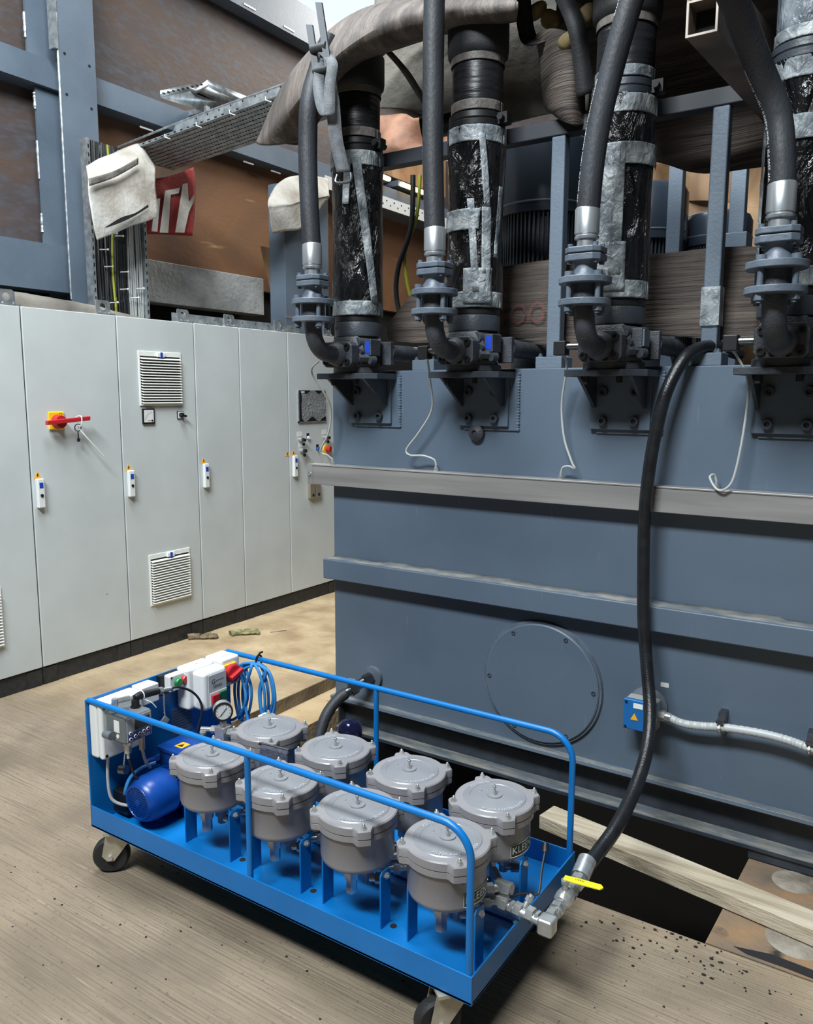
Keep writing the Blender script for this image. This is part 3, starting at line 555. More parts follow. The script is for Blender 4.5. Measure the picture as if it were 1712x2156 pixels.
# ------------------------------------------------------------------ wrapped suction columns on the brackets
def patch(x, t0, t1, z0, z1, r, slant=0.0, n=10, wob=.0):   # strip of tape lying on the pipe
    b = B(); rows = []; m = max(8, int(abs(t1-t0)*9))
    for i in range(n+1):
        f = i/n; z = z0+(z1-z0)*f; row = []
        for k in range(m+1):
            t = t0+(t1-t0)*k/m+slant*f; rr = r+wob*noise.noise((math.cos(t)*8+x*5, math.sin(t)*8, z*22))
            row.append((x+rr*math.cos(t), CY+rr*math.sin(t), z))
        rows.append(row)
    return b.grid(rows)
def rwrap(x):
    def f(r, h, t):
        n1 = noise.noise((math.cos(t)*2.2+x, math.sin(t)*2.2, h*5)); n2 = noise.noise((math.cos(t)*7+x, math.sin(t)*7, h*20+t*3))
        return r+.004*n1+.0022*n2
    return f
def pipe_column(i, x, label, strips, upper):
    t = thing('suction_column', label, 'pipe', (x, CY, 1.736), 'wrapped suction columns along the tank')
    obj('base_ring', B().cyl((x, CY, 1.736), (x, CY, 1.762), .108, n=40).cyl((x, CY, 1.762), (x, CY, 1.785), .10, .085, n=40), CAST, t, bevel=.003)
    poly = [(-.085, -.03), (-.05, -.075), (.05, -.075), (.085, -.03), (.085, .04), (.05, .08), (-.05, .08), (-.085, .04)]
    vb = obj('valve_body', B().prism(poly, (x, CY, 1.78), (1, 0, 0), (0, 1, 0), (0, 0, .105)), CAST, t, bevel=.006)
    obj('valve_dome', B().lathe([(.09, 0), (.09, .012), (.06, .035), (1e-6, .036)], (x, CY-.07, 1.82), (0, -1, 0), n=32), CAST, vb)
    fl_ = obj('port_flange', B().prism([(-.078, -.036), (-.06, -.052), (.06, -.052), (.078, -.036), (.078, .036), (.06, .052), (-.06, .052), (-.078, .036)], (x, 2.70, 1.812), (1, 0, 0), (0, 0, 1), (0, .05, 0)), CAST, t, bevel=.003)
    for dx in (-.056, .056):
        for dz in (-.031, .031):
            b = B(); capscrew(b, (x+dx, 2.70, 1.812+dz), (0, -1, 0), .013, .009); obj('flange_screw', b, BLK, fl_)
    for dx in (-.024, .022):
        b = B(); capscrew(b, (x+dx, 2.70, 1.812-.042), (0, -1, 0), .008, .008); obj('flange_screw', b, BLK, fl_)
    # knobs, plugs and boxes on the right side of the body
    obj('spool_housing', B().cyl((x+.06, CY-.09, 1.862), (x+.095, CY+.02, 1.862), .022, n=20).cyl((x+.055, CY-.08, 1.775), (x+.09, CY-.02, 1.775), .02, n=18), CAST, vb)
    obj('adjuster_nut', B().hexn((x+.075, CY-.10, 1.80), (x+.10, CY-.06, 1.80), .019).cyl((x+.10, CY-.06, 1.80), (x+.11, CY-.04, 1.80), .015, n=14), CAST, vb)
    obj('plug_screw', B().cyl((x+.115, CY-.075, 1.79), (x+.125, CY-.05, 1.79), .017, n=16).cyl((x+.085, CY-.1, 1.825), (x+.09, CY-.088, 1.825), .011, n=14), DKPAINT, vb)
    pb = obj('pilot_block', B().box(x+.085, x+.122, CY-.075, CY-.005, 1.808, 1.875), CAST, vb, bevel=.003)
    obj('side_flange', B().box(x+.09, x+.15, CY+.03, CY+.055, 1.77, 1.87), CAST, t, bevel=.004)
    obj('blue_name_plate' if i < 2 else 'grey_name_plate', B().box(x+.093, x+.117, CY-.0765, CY-.075, 1.818, 1.868) if i < 2 else B().box(x+.122, x+.128, CY-.07, CY-.01, 1.813, 1.87), LABELB if i < 2 else FLPAINT, vb)
    obj('side_pipe', B().tube(cr([(x+.12, CY+.05, 1.825), (x+.13, CY+.22, 1.825), (x+.135, CY+.32, 1.815), (x+.14, CY+.36, 1.77), (x+.14, CY+.365, 1.74)], 6), .034, 18), CAST, t)
    if i > 0:
        sb = obj('sensor_plug', B().box(x-.17, x-.125, 2.70, 2.745, 1.785, 1.835), BLK, t, bevel=.004); obj('sensor_nut', B().cyl((x-.125, 2.72, 1.815), (x-.08, 2.72, 1.815), .012, n=12), DZINC, sb)
    # collar, ring, pipe
    col_ = obj('outlet_collar', B().lathe([(.088, 0), (.101, .006), (.102, .06), (.099, .066)], (x, CY, 1.885), n=48), DKPAINT, t, bevel=.002)
    a0 = -PI/2-.62
    obj('out_lettering', B().text('OUT', .026, lambda p: Vector((x+.1028*math.cos(a0-p.x/.1), CY+.1028*math.sin(a0-p.x/.1), 1.928-p.y)), .001), FLPAINT, col_)
    obj('rubber_ring', B().lathe([(.097, 0), (.100, .003), (.100, .024), (.097, .027)], (x, CY, 1.95), n=44), BLK, t)
    hs = [(0, 1.975), ]
    zs = [1.975+.022*k for k in range(31)]
    wr = obj('film_wrap', B().lathe([((.100 if z < 2.04 else .109-.004*math.sin((z-2.04)*6)), z) for z in zs], (x, CY, 0), n=52, rfun=rwrap(x*3)), WRAP, t, ang=60)
    obj('base_tape', patch(x, 0, 2*PI, 1.977, 2.035, .1075, wob=.003), TAPE, wr, solid=.001); obj('top_tape', patch(x, 0, 2*PI, 2.575, 2.632, .1115, wob=.002), TAPE, wr, solid=.001)
    for (t0, t1, z0, z1, sl) in strips: obj('tape_strip', patch(x, -PI/2+t0, -PI/2+t1, z0, z1, .1135, sl, 14, .003), TAPE, wr, solid=.001)
    cl = obj('coupling_clamp', B().lathe([(.098, 0), (.107, .004), (.108, .022), (.104, .026), (.108, .03), (.107, .05), (.098, .054)], (x, CY, 2.632), n=44), BLK if i < 2 else DKPAINT, t)
    obj('clamp_lug', B().box(x+.10, x+.14, CY-.03, CY+.01, 2.64, 2.68).cyl((x+.12, CY-.05, 2.66), (x+.12, CY+.03, 2.66), .012, n=12), BLK, cl)
    obj('upper_pipe', B().lathe([(.094, 0), (.096, .01), (.0965, .21), (.094, .215)], (x, CY, 2.684), n=44, rfun=lambda r, h, a: r+.0015*noise.noise((math.cos(a)*6, math.sin(a)*6, h*30+x))), upper, t)
    obj('upper_band', patch(x, 0, 2*PI, 2.69, 2.725, .0995), TAPED if i < 2 else TAPE, t, solid=.001); obj('upper_band', patch(x, 0, 2*PI, 2.86, 2.895, .1005), TAPED, t, solid=.001)
    obj('top_sleeve', B().lathe([(.10, 0), (.112, .012), (.115, .03), (.115, (.13, .155, .42, .42)[i])], (x, CY, 2.885), n=44), BLKR, t, bevel=.004)
    return t
pipe_column(0, UX[0], 'leftmost wrapped pipe column with a diagonal grey tape strip and hanging strap', [(1.15, 1.48, 2.03, 2.60, -.72), (.05, .32, 2.42, 2.6, .1)], WRAPD)
pipe_column(1, UX[1], 'second wrapped pipe column from the left with crossing tape strips at its foot', [(.78, 1.0, 2.34, 2.60, -.22), (-.95, .6, 2.26, 2.335, .05), (.42, .66, 2.03, 2.37, -.22), (.72, 1.05, 2.1, 2.34, -.02), (1.15, 1.35, 2.16, 2.42, .2), (.1, 1.1, 1.99, 2.12, .0)], WRAPD)
pipe_column(2, UX[2], 'third wrapped pipe column with a broad band of white tape down its front', [(-1.1, -.3, 2.04, 2.46, .0), (-.32, .12, 2.05, 2.44, .03), (.1, .42, 2.05, 2.45, .02), (-1.0, .55, 2.0, 2.16, .0), (-1.2, 2.0, 2.41, 2.48, .0)], WRAPD)
pipe_column(3, UX[3], 'rightmost wrapped pipe column cut by the picture edge', [(-1.4, -1.0, 2.04, 2.5, .0), (-1.3, 1.2, 2.40, 2.47, .0)], FILMG)

# ------------------------------------------------------------------ pressure hoses with flanges in front of the columns
def hose_print(b, path, r, txt, size, s0, facing):
    P = [Vector(p) for p in path]; L = [0]
    for k in range(1, len(P)): L.append(L[-1]+(P[k]-P[k-1]).length)
    def fn(p):
        q = min(max(p.x+s0, 0), L[-1]-1e-4); k = 0
        while L[k+1] < q: k += 1
        f = (q-L[k])/(L[k+1]-L[k]); c_ = P[k].lerp(P[k+1], f); T = (P[k+1]-P[k]).normalized()
        n0 = (facing-T*facing.dot(T)).normalized(); n1 = n0.cross(T)
        a = p.y/r; return c_+n0*((r+.0006)*math.cos(a))+n1*((r+.0006)*math.sin(a))
    b.text(txt, size, fn, 0, 'LEFT')
HY = 2.55
def hose_unit(i, x, path, label, prints):
    t = thing('pressure_hose', label, 'hose', (x, HY, 1.8), 'pressure hoses in front of the columns')
    elbow = [(x, 2.70, 1.812), (x, 2.66, 1.812)]+[(x, 2.645-.095*math.sin(a), 1.907-.095*math.cos(a)) for a in [PI/2*k/8 for k in range(9)]]+[(x, HY, 1.935)]
    el = obj('elbow', B().tube(elbow, [.036]*2+[.034]*9+[.034], 22), CAST, t); obj('elbow_weld', B().lathe([(.036, 0), (.044, .008), (.05, .03)], (x, 2.67, 1.812), (0, 1, 0), n=24), CAST, el)
    for z in (1.931, 2.0): obj('ring_flange', B().cyl((x, HY, z), (x, HY, z+.021), .084, n=44), FLPAINT, t, bevel=.003)
    obj('check_valve', B().cyl((x, HY, 1.952), (x, HY, 2.0), .047, n=24), CAST, t)
    for k in range(4):
        a = PI/4+PI/2*k+.25; px, py = x+.064*math.cos(a), HY+.064*math.sin(a)
        obj('flange_bolt', B().cyl((px, py, 1.905), (px, py, 2.032), .009, n=12).hexn((px, py, 1.912), (px, py, 1.931), .015).cyl((px, py, 2.021), (px, py, 2.036), .0145, n=14), FLPAINT, t)
    obj('weld_neck', B().lathe([(.05, 0), (.035, .028), (.036, .04), (.04, .05)], (x, HY, 2.021), n=28), FLPAINT, t)
    pl_ = [(-.06, -.03), (-.04, -.052), (.04, -.052), (.06, -.03), (.06, .03), (.04, .052), (-.04, .052), (-.06, .03)]
    obj('split_flange', B().prism(pl_, (x, HY, 2.07), (1, 0, 0), (0, 1, 0), (0, 0, .021)), FLPAINT, t, bevel=.003); obj('split_flange', B().prism(pl_, (x, HY, 2.094), (1, 0, 0), (0, 1, 0), (0, 0, .019)), FLPAINT, t, bevel=.004)
    for dx in (-.042, .042):
        for dy in (-.03, .03): obj('flange_bolt', B().cyl((x+dx, HY+dy, 2.062), (x+dx, HY+dy, 2.124), .0085, n=12), FLPAINT, t)
    obj('swaged_ferrule', B().lathe([(.031, 0), (.031, .03), (.038, .032), (.039, .039), (.036, .041), (.036, .046), (.039, .048), (.039, .123), (.036, .128)], (x, HY, 2.108), n=32), FERR, t)
    P = cr(path, 10); h = obj('rubber_hose', B().tube(P, .037, 24), HOSE, t)
    if prints:
        for txt, sz, s0, rev in prints:
            b = B(); hose_print(b, P[::-1] if rev else P, .037, txt, sz, s0, (Vector((-.80, -.6, 0)) if i < 3 else Vector((-.80, -.6, 0))) if not rev else Vector((-.72, -.7, 0))); obj('printed_lettering', b, INKW, h)
    return t
hose_unit(0, UX[0], [(UX[0], HY, 2.2), (-2.152, HY, 2.4), (-2.155, HY, 2.62), (-2.142, HY+.01, 2.80), (-2.12, HY+.1, 3.02)], 'leftmost black hose going up under the draped belt', None)
hose_unit(1, UX[1], [(UX[1], HY, 2.2), (-1.58, HY, 2.45), (-1.582, HY, 2.69), (-1.578, HY, 3.05), (-1.56, HY, 3.3)], 'straight black hose standing in front of the second pipe column', [('SAE 100 R12 W.P. 175 BAR', .012, .18, False)])
hose_unit(2, UX[2], [(UX[2], HY, 2.2), (-.986, HY, 2.39), (-.955, HY, 2.565), (-.884, HY, 2.82), (-.83, HY+.02, 2.98), (-.78, HY+.05, 3.1)], 'black hose with white print leaning right in front of the third pipe column', [('WP 2500 PSI - Flame Resistant - MSHA IC-252/00', .0175, .05, False), ('BALFLEX', .0175, .58, False)])
hose_unit(3, UX[3], [(UX[3], HY, 2.2), (-.436, HY, 2.3), (-.455, HY, 2.42), (-0.495, 2.500, 2.525), (-0.543, 2.350, 2.661), (-0.560, 2.270, 2.713), (-0.579, 2.200, 2.764)], 'black hose with white print leaning left at the right picture edge', [('WP 2500 PSI - Flame Resistant - MSHA IC-252/00', .0165, .04, False), ('BALFLEX', .0165, .62, False)])

# ------------------------------------------------------------------ sensor trunking, wires, terminal box, conduit, valves on the tank
tk = thing('aluminium_trunking', 'long aluminium trunking bar running across the upper tank front', 'trunking', (-.7, 2.91, 1.23))
obj('trunking_body', B().box(-2.466, 1.5, 2.885, 2.945, 1.231, 1.326), ALU, tk, bevel=.003); obj('end_cap', B().box(-2.466, -2.435, 2.8835, 2.885, 1.232, 1.325), ALU, tk)
b = B(); capscrew(b, (-2.453, 2.8835, 1.279), (0, -1, 0), .009, .004); obj('end_screw', b, ZINC, tk); obj('lid_seam', B().box(-2.46, 1.5, 2.8838, 2.885, 1.318, 1.3195), DZINC, tk)
glands = [(-2.34, 2.915), (-1.78, 2.915), (-1.215, 2.915), (-.64, 2.915)]
for x, y in glands: obj('cable_gland', B().hexn((x, y, 1.326), (x, y, 1.338), .011).cyl((x, y, 1.338), (x, y, 1.352), .008, .005, n=12), ZINC, tk)
W = [([(-2.25, 2.72, 1.79), (-2.345, 2.78, 1.74), (-2.31, 2.86, 1.605), (-2.325, 2.87, 1.48), (-2.385, 2.88, 1.39), (-2.36, 2.90, 1.37), (-2.34, 2.915, 1.35)], 'thin sensor wire at the tank corner beside the cabinets'),
     ([(-1.705, 2.72, 1.79), (-1.755, 2.82, 1.71), (-1.781, 2.88, 1.59), (-1.85, 2.89, 1.49), (-1.914, 2.89, 1.415), (-1.895, 2.89, 1.39), (-1.838, 2.90, 1.39), (-1.79, 2.912, 1.375), (-1.78, 2.915, 1.35)], 'thin white sensor wire bending left below the second pipe column'),
     ([(-1.148, 2.72, 1.79), (-1.178, 2.85, 1.76), (-1.21, 2.89, 1.614), (-1.197, 2.89, 1.489), (-1.16, 2.88, 1.40), (-1.145, 2.88, 1.372), (-1.175, 2.9, 1.378), (-1.205, 2.91, 1.372), (-1.215, 2.915, 1.35)], 'thin white sensor wire with a short loop left of the third bracket'),
     ([(-.578, 2.72, 1.79), (-.585, 2.85, 1.775), (-.551, 2.88, 1.69), (-.554, 2.88, 1.541), (-.574, 2.87, 1.379), (-.60, 2.865, 1.332), (-.63, 2.875, 1.33), (-.657, 2.89, 1.366), (-.648, 2.91, 1.375), (-.64, 2.915, 1.352)], 'thin white sensor wire curling onto the trunking near the rightmost bracket')]
for p, lb in W: solo('sensor_wire', B().tube(cr(p, 7), .0042, 8), CABGY, lb, 'wire', 'sensor wires above the trunking')
jb = thing('terminal_box', 'small blue terminal box with warning triangle on the lower tank front', 'terminal box', (-.86, 2.87, .42))
obj('box_body', B().box(-.905, -.79, 2.86, 2.915, .42, .53), mat('box_grey', s(150, 150, 142), .5), jb, bevel=.004); obj('box_lid', B().box(-.907, -.788, 2.838, 2.86, .417, .533), mat('box_blue', s(30, 98, 162), .4), jb, bevel=.004)
obj('warning_triangle', B().prism([(-.014, -.011), (.014, -.011), (0, .015)], (-.865, 2.8375, .468), (1, 0, 0), (0, 0, 1), (0, -.001, 0)), AMBER, jb); obj('rating_sticker', B().box(-.87, -.835, 2.8365, 2.8378, .503, .522), STICK, jb)
for x in (-.897, -.798):
    for z in (.427, .523): b = B(); capscrew(b, (x, 2.838, z), (0, -1, 0), .005, .004); obj('lid_screw', b, DZINC, jb)
obj('box_neck', B().cyl((-.845, 2.915, .485), (-.845, 2.93, .485), .045, n=26), FLPAINT, jb)
obj('cable_gland', B().hexn((-.79, 2.885, .478), (-.765, 2.885, .478), .02).cyl((-.765, 2.885, .478), (-.745, 2.885, .477), .017, n=14), ZINC, jb)
pc = cr([(-.755, 2.885, .478), (-.70, 2.885, .466), (-.63, 2.885, .472), (-.56, 2.885, .484), (-.44, 2.885, .492), (-.35, 2.885, .488), (-.27, 2.885, .476), (-.1, 2.885, .47), (.4, 2.885, .47)], 14)
co = solo('flexible_conduit', B().tube(pc, [.0145+.0012*math.sin(k*2.6) for k in range(len(pc))], 14), CONDUIT, 'ribbed grey flexible conduit running right from the blue terminal box', 'conduit')
for x, z in ((-.572, .484), (-.285, .478)):
    obj('conduit_clip', B().box(x-.012, x+.012, 2.90, TY, z-.03, z+.045).box(x-.012, x+.012, 2.862, 2.9, z+.018, z+.026), DZINC, co)
    obj('clip_tie', B().tube([(x, 2.885+.019*math.cos(a), z+.019*math.sin(a)) for a in [2*PI*k/16 for k in range(16)]], .0035, 6, True).sphere((x, 2.862, z+.004), .006, 8, 6), WHITEP, co)
sv = thing('suction_hose', 'short black hose with a steel ball valve on the lower left tank front', 'hose', (-2.15, 2.85, 0))
obj('valve_body', B().hexn((-2.135, 2.93, .335), (-2.15, 2.89, .325), .028).cyl((-2.15, 2.89, .325), (-2.185, 2.80, .29), .022, n=16).hexn((-2.165, 2.855, .31), (-2.178, 2.82, .297), .03), DZINC, sv)
obj('valve_stem', B().cyl((-2.172, 2.84, .30), (-2.172, 2.84, .345), .009, n=12).box(-2.2, -2.165, 2.80, 2.85, .34, .346), ZINC, sv)
obj('rubber_hose', B().tube(cr([(-2.185, 2.80, .29), (-2.205, 2.76, .265), (-2.225, 2.70, .20), (-2.225, 2.64, .09), (-2.22, 2.58, -.05), (-2.15, 2.5, -.25)], 8), .026, 16), HOSE, sv)
# long return hose over the tank edge to the cart
rp = cr([(-.66, 3.25, 1.80), (-.69, 3.08, 1.815), (-.725, 2.98, 1.815), (-.765, 2.90, 1.775), (-.806, 2.85, 1.667), (-.833, 2.84, 1.535), (-.850, 2.835, 1.401), (-.860, 2.835, 1.23), (-.855, 2.835, 1.023), (-.845, 2.83, .848),
         (-0.817, 2.800, 0.689), (-0.780, 2.740, 0.539), (-0.759, 2.650, 0.437), (-0.751, 2.510, 0.360), (-0.753, 2.345, 0.306), (-0.770, 2.235, 0.268), (-0.778, 2.140, 0.252), (-.768, 2.09, .27)], 7)
rh = thing('return_hose', 'long glossy black hose hanging from the tank top down to the blue cart', 'hose', (-.85, 2.6, .3))
obj('rubber_hose', B().tube(rp, .0225, 18), HOSEG, rh)
obj('hose_ferrule', B().cyl((-.768, 2.075, .268), (-.77, 2.135, .29), .027, n=20), FERR, rh)

# ------------------------------------------------------------------ posts, frame, motors behind the columns
for i, (x, lb) in enumerate(((-1.885, 'first grey base block of the frame on the tank top, left'), (-1.305, 'grey square post left of the third pipe column'), (-.715, 'grey square post between the third and fourth columns, wrapped with tape'))):
    t = thing('frame_post', lb, 'post', (x, 3.03, 1.75))
    obj('base_block', B().box(x-.055, x+.055, 2.97, 3.08, 1.75, 1.795), STEELPAINT, t, bevel=.003)
    for dx in (-.04, .04):
        for y in (2.985, 3.065): b = B(); bolt(b, (x+dx, y, 1.795), (0, 0, 1), .008, .014); obj('base_bolt', b, FLPAINT, t)
    if i: obj('post_tube', B().box(x-.028, x+.028, 3.007, 3.058, 1.795, 2.62), STEELPAINT, t, bevel=.006)
    if i == 2:
        b = B(); b.grid([[(x+.032*cx, 3.032+.032*cy, 1.89+.019*k+.004*noise.noise((k, cx*3, cy))) for cx, cy in ((-1, -1), (0, -1.1), (1, -1), (1.1, 0), (1, 1), (0, 1.1), (-1, 1), (-1.1, 0), (-1, -1))] for k in range(8)]); obj('tape_wrap', b, TAPE, t)
SHADEF = mat('shaded_frame_paint', s(40, 45, 52), .5)  # frame paint darkened so its colour carries the shade under the belts
fr = thing('top_frame', 'steel tube frame in shade-darkened grey carried by the posts behind the columns', 'frame', (-1.0, 3.3, 2.66))
obj('front_tube', B().box(-2.2, .6, 3.005, 3.06, 2.62, 2.68), SHADEF, fr, bevel=.005); obj('rear_tube', B().box(-2.2, .6, 4.2, 4.26, 2.82, 2.88), SHADEF, fr, bevel=.005)
for x, z0, lb in ((-1.195, 1.75, 'far grey square post standing before the tan sheet'), (-.90, 2.36, 'farthest grey post with a bolted splice block')):
    t = thing('frame_post', lb, 'post', (x, 4.22, 1.75)); obj('post_tube', B().box(x-.035, x+.035, 4.19, 4.25, 1.75, 2.82), STEELPAINT, t, bevel=.005)
    if z0 > 2: obj('splice_block', B().box(x-.06, x+.06, 4.15, 4.29, 2.34, 2.41), STEELPAINT, t, bevel=.004)
def motor(x, y, r, z0, z1, zc, label):
    t = thing('electric_motor', label, 'motor', (x, y, 1.75))
    obj('motor_foot', B().cyl((x, y, 1.75), (x, y, z0), r*.7, n=24), DKPAINT, t)
    obj('stator', B().cyl((x, y, z0), (x, y, zc), r*.9, n=36), DKPAINT, t)
    b = B()
    for k in range(60):
        a = 2*PI*k/60; c_, s_ = math.cos(a), math.sin(a); i = len(b.v); b.box(r*.88, r*1.0, -.004, .004, z0+.01, zc); b.mp(lambda p: Vector((x+p.x*c_-p.y*s_, y+p.x*s_+p.y*c_, p.z)), i)
    obj('cooling_fins', b, DKPAINT, t, kind='stuff')
    obj('fan_cowl', B().lathe([(r*1.06, zc-.02), (r*1.06, z1-.05), (r*.98, z1-.02), (r*.7, z1), (1e-6, z1)], (x, y, 0), n=40), mat('cowl_paint', s(50, 60, 72), .3) if 'cowl_paint' not in bpy.data.materials else bpy.data.materials['cowl_paint'], t)
    obj('cowl_seam', B().lathe([(r*1.065, zc+.02), (r*1.075, zc+.024), (r*1.065, zc+.03)], (x, y, 0), n=40), FLPAINT, t)
    obj('eye_bolt', B().box(x-.05, x-.03, y-r*1.02, y-r*.95, z0+.02, z0+.06), ZINC, t)
motor(-1.68, 3.72, .20, 2.12, 2.84, 2.50, 'big dark electric motor with vertical fins right of the second pipe column')
motor(-1.37, 4.35, .185, 2.1, 2.72, 2.45, 'dark electric motor partly hidden behind the third pipe column')
motor(-1.09, 4.62, .17, 1.9, 2.60, 2.44, 'farther dark electric motor with a chamfered cowl before the tan sheet')

# ------------------------------------------------------------------ belts and sheets hung around the pipes
PADM = mat('pale_padding', s(140, 122, 84), .8, ramp=[s(110, 94, 64), s(150, 132, 92)], scale=9, bump=.3, bscale=30)
rbelt = solo('rubber_belt', sheet([[(-2.201, 3.120, 1.953), (-2.085, 3.120, 2.054), (-1.958, 3.140, 2.151), (-1.605, 3.160, 2.186), (-1.328, 3.160, 2.191), (-1.111, 3.160, 2.181), (-0.982, 3.160, 2.179), (-0.790, 3.160, 2.178), (-0.594, 3.160, 2.168)],
     [(-2.195, 3.120, 1.953), (-2.078, 3.110, 2.000), (-1.945, 3.120, 2.046), (-1.582, 3.120, 2.063), (-1.311, 3.130, 2.066), (-1.096, 3.130, 2.051), (-0.967, 3.130, 2.051), (-0.775, 3.130, 2.047), (-0.580, 3.130, 2.033)],
     [(-2.190, 3.120, 1.931), (-2.071, 3.100, 1.936), (-1.932, 3.100, 1.941), (-1.570, 3.100, 1.964), (-1.299, 3.110, 1.943), (-1.084, 3.110, 1.945), (-0.956, 3.110, 1.944), (-0.764, 3.110, 1.934), (-0.569, 3.110, 1.917)],
     [(-2.177, 3.110, 1.900), (-2.064, 3.090, 1.878), (-1.925, 3.090, 1.874), (-1.568, 3.100, 1.882), (-1.353, 3.100, 1.841), (-1.078, 3.100, 1.865), (-0.949, 3.100, 1.873), (-0.758, 3.100, 1.854), (-0.562, 3.100, 1.830)]], 7, 5, .012, 5), BELT,
     'wrinkled brown rubber belt wrapped low behind the posts along the tank top', 'belt', solid=.008)
c0 = Vector((-1.449, 3.082, 1.972)); obj('faded_lettering', B().text('TOOA', .125, lambda p: c0+Vector((p.x, 0, p.y+.06*p.x)), 0, 'CENTER', .8), mat('faded_red_print', s(120, 66, 62), .8, alpha=.5), rbelt)
solo('draped_belt', sheet([
    [(-2.50, 2.95, 2.76), (-2.40, 3.0, 2.93), (-2.20, 3.05, 3.07), (-1.95, 3.1, 3.20), (-1.60, 3.1, 3.25), (-1.2, 3.1, 3.26), (-.9, 3.1, 3.26)],
    [(-2.548, 2.700, 2.718), (-2.488, 2.720, 2.857), (-2.330, 2.740, 3.010), (-2.146, 2.760, 3.120), (-1.973, 2.780, 3.160), (-1.703, 2.800, 3.135), (-1.387, 2.800, 3.076)],
    [(-2.486, 2.640, 2.682), (-2.315, 2.600, 2.765), (-2.135, 2.580, 2.866), (-1.977, 2.600, 2.966), (-1.809, 2.640, 3.016), (-1.629, 2.680, 3.020), (-1.336, 2.700, 2.980)],
    [(-2.357, 2.680, 2.682), (-2.216, 2.660, 2.791), (-2.117, 2.660, 2.861), (-1.992, 2.680, 2.934), (-1.828, 2.700, 2.962), (-1.653, 2.720, 2.976), (-1.355, 2.740, 2.958)],
    [(-2.393, 2.760, 2.715), (-2.268, 2.760, 2.834), (-2.188, 2.780, 2.902), (-2.084, 2.820, 2.987), (-1.919, 2.840, 3.016), (-1.738, 2.860, 3.027), (-1.414, 2.860, 2.999)]], 8, 6, .012, 4), BELTV,
     'heavy brown belt draped over the pipe tops, drooping at its left end', 'belt', solid=.010)
solo('hanging_belt', sheet([[(-1.25, 2.5, 3.14), (-1.05, 2.5, 3.13), (-.85, 2.5, 3.12), (-.6, 2.5, 3.11), (-.3, 2.5, 3.1), (.6, 2.5, 3.1)], [(-1.27, 2.75, 3.24), (-1.06, 2.75, 3.23), (-.85, 2.75, 3.22), (-.62, 2.75, 3.2), (-.35, 2.75, 3.2), (.6, 2.75, 3.2)],  # first two rows: unseen forward overhang added to shade tube and column tops
     [(-1.321, 3.000, 3.129), (-1.118, 3.020, 3.086), (-0.906, 3.050, 3.044), (-0.684, 3.050, 2.988), (-0.462, 3.050, 2.932), (.6, 3.05, 3.0)], [(-1.429, 3.220, 2.975), (-1.173, 3.200, 2.881), (-0.939, 3.200, 2.883), (-0.704, 3.200, 2.833), (-0.471, 3.200, 2.784), (.6, 3.2, 2.85)],
     [(-1.452, 3.260, 2.810), (-1.180, 3.240, 2.703), (-0.940, 3.240, 2.679), (-0.701, 3.240, 2.637), (-0.463, 3.240, 2.596), (.6, 3.24, 2.65)], [(-1.375, 3.280, 2.743), (-1.190, 3.280, 2.608), (-0.979, 3.280, 2.523), (-0.800, 3.280, 2.480), (-0.459, 3.280, 2.472), (.6, 3.28, 2.5)]], 8, 6, .018, 4, 3.0), BELT,
     'wide wrinkled brown belt hanging behind the third and fourth pipe columns, with an added unseen overhang', 'belt', solid=.010)
solo('folded_belt', sheet([[(-1.406, 3.000, 2.993), (-1.313, 2.950, 2.979), (-1.248, 2.950, 2.948), (-1.220, 3.000, 2.910)], [(-1.388, 3.020, 2.869), (-1.295, 2.940, 2.841), (-1.226, 2.930, 2.824), (-1.212, 3.000, 2.827)], [(-1.379, 3.050, 2.756), (-1.299, 2.950, 2.705), (-1.225, 2.940, 2.689), (-1.211, 3.020, 2.700)], [(-1.348, 3.050, 2.720), (-1.287, 2.970, 2.667), (-1.222, 2.960, 2.633), (-1.204, 3.030, 2.648)]], 7, 7, .008, 8), BELT,
     'narrow folded strip of ribbed belt hanging left of the third column', 'belt', solid=.010)
solo('grimy_sheet', sheet([[(-2.311, 3.220, 3.581), (-2.106, 3.220, 3.526), (-1.888, 3.220, 3.468), (-1.663, 3.220, 3.407), (-1.492, 3.220, 3.362), (-1.253, 3.220, 3.298)], [(-2.268, 3.160, 3.271), (-2.065, 3.160, 3.263), (-1.862, 3.180, 3.241), (-1.637, 3.180, 3.188), (-1.468, 3.180, 3.148), (-1.258, 3.200, 3.105)], [(-2.243, 3.160, 3.126), (-2.071, 3.170, 3.093), (-1.860, 3.180, 3.052), (-1.633, 3.180, 2.987), (-1.442, 3.180, 2.947), (-1.260, 3.200, 2.916)], [(-2.230, 3.160, 2.983), (-2.070, 3.170, 2.956), (-1.858, 3.180, 2.900), (-1.630, 3.180, 2.876), (-1.447, 3.200, 2.829), (-1.273, 3.220, 2.802)], [(-2.243, 3.160, 2.933), (-2.045, 3.170, 2.886), (-1.857, 3.180, 2.832), (-1.638, 3.200, 2.780), (-1.423, 3.220, 2.776), (-1.281, 3.220, 2.751)]], 7, 6, .02, 5, 1.0), CANVD,
     'grimy grey tarpaulin stretched behind the first two pipe columns', 'tarpaulin', solid=.005)
solo('tarpaulin_strap', sheet([[(-2.141, 3.060, 3.107), (-2.060, 3.060, 3.018), (-1.987, 3.080, 2.905), (-1.939, 3.080, 2.839)], [(-2.107, 3.060, 3.107), (-2.018, 3.060, 3.009), (-1.958, 3.080, 2.913), (-1.910, 3.080, 2.847)]], 6, 2), TAPED, 'dark strap running diagonally over the grimy tarpaulin', 'strap', solid=.003)
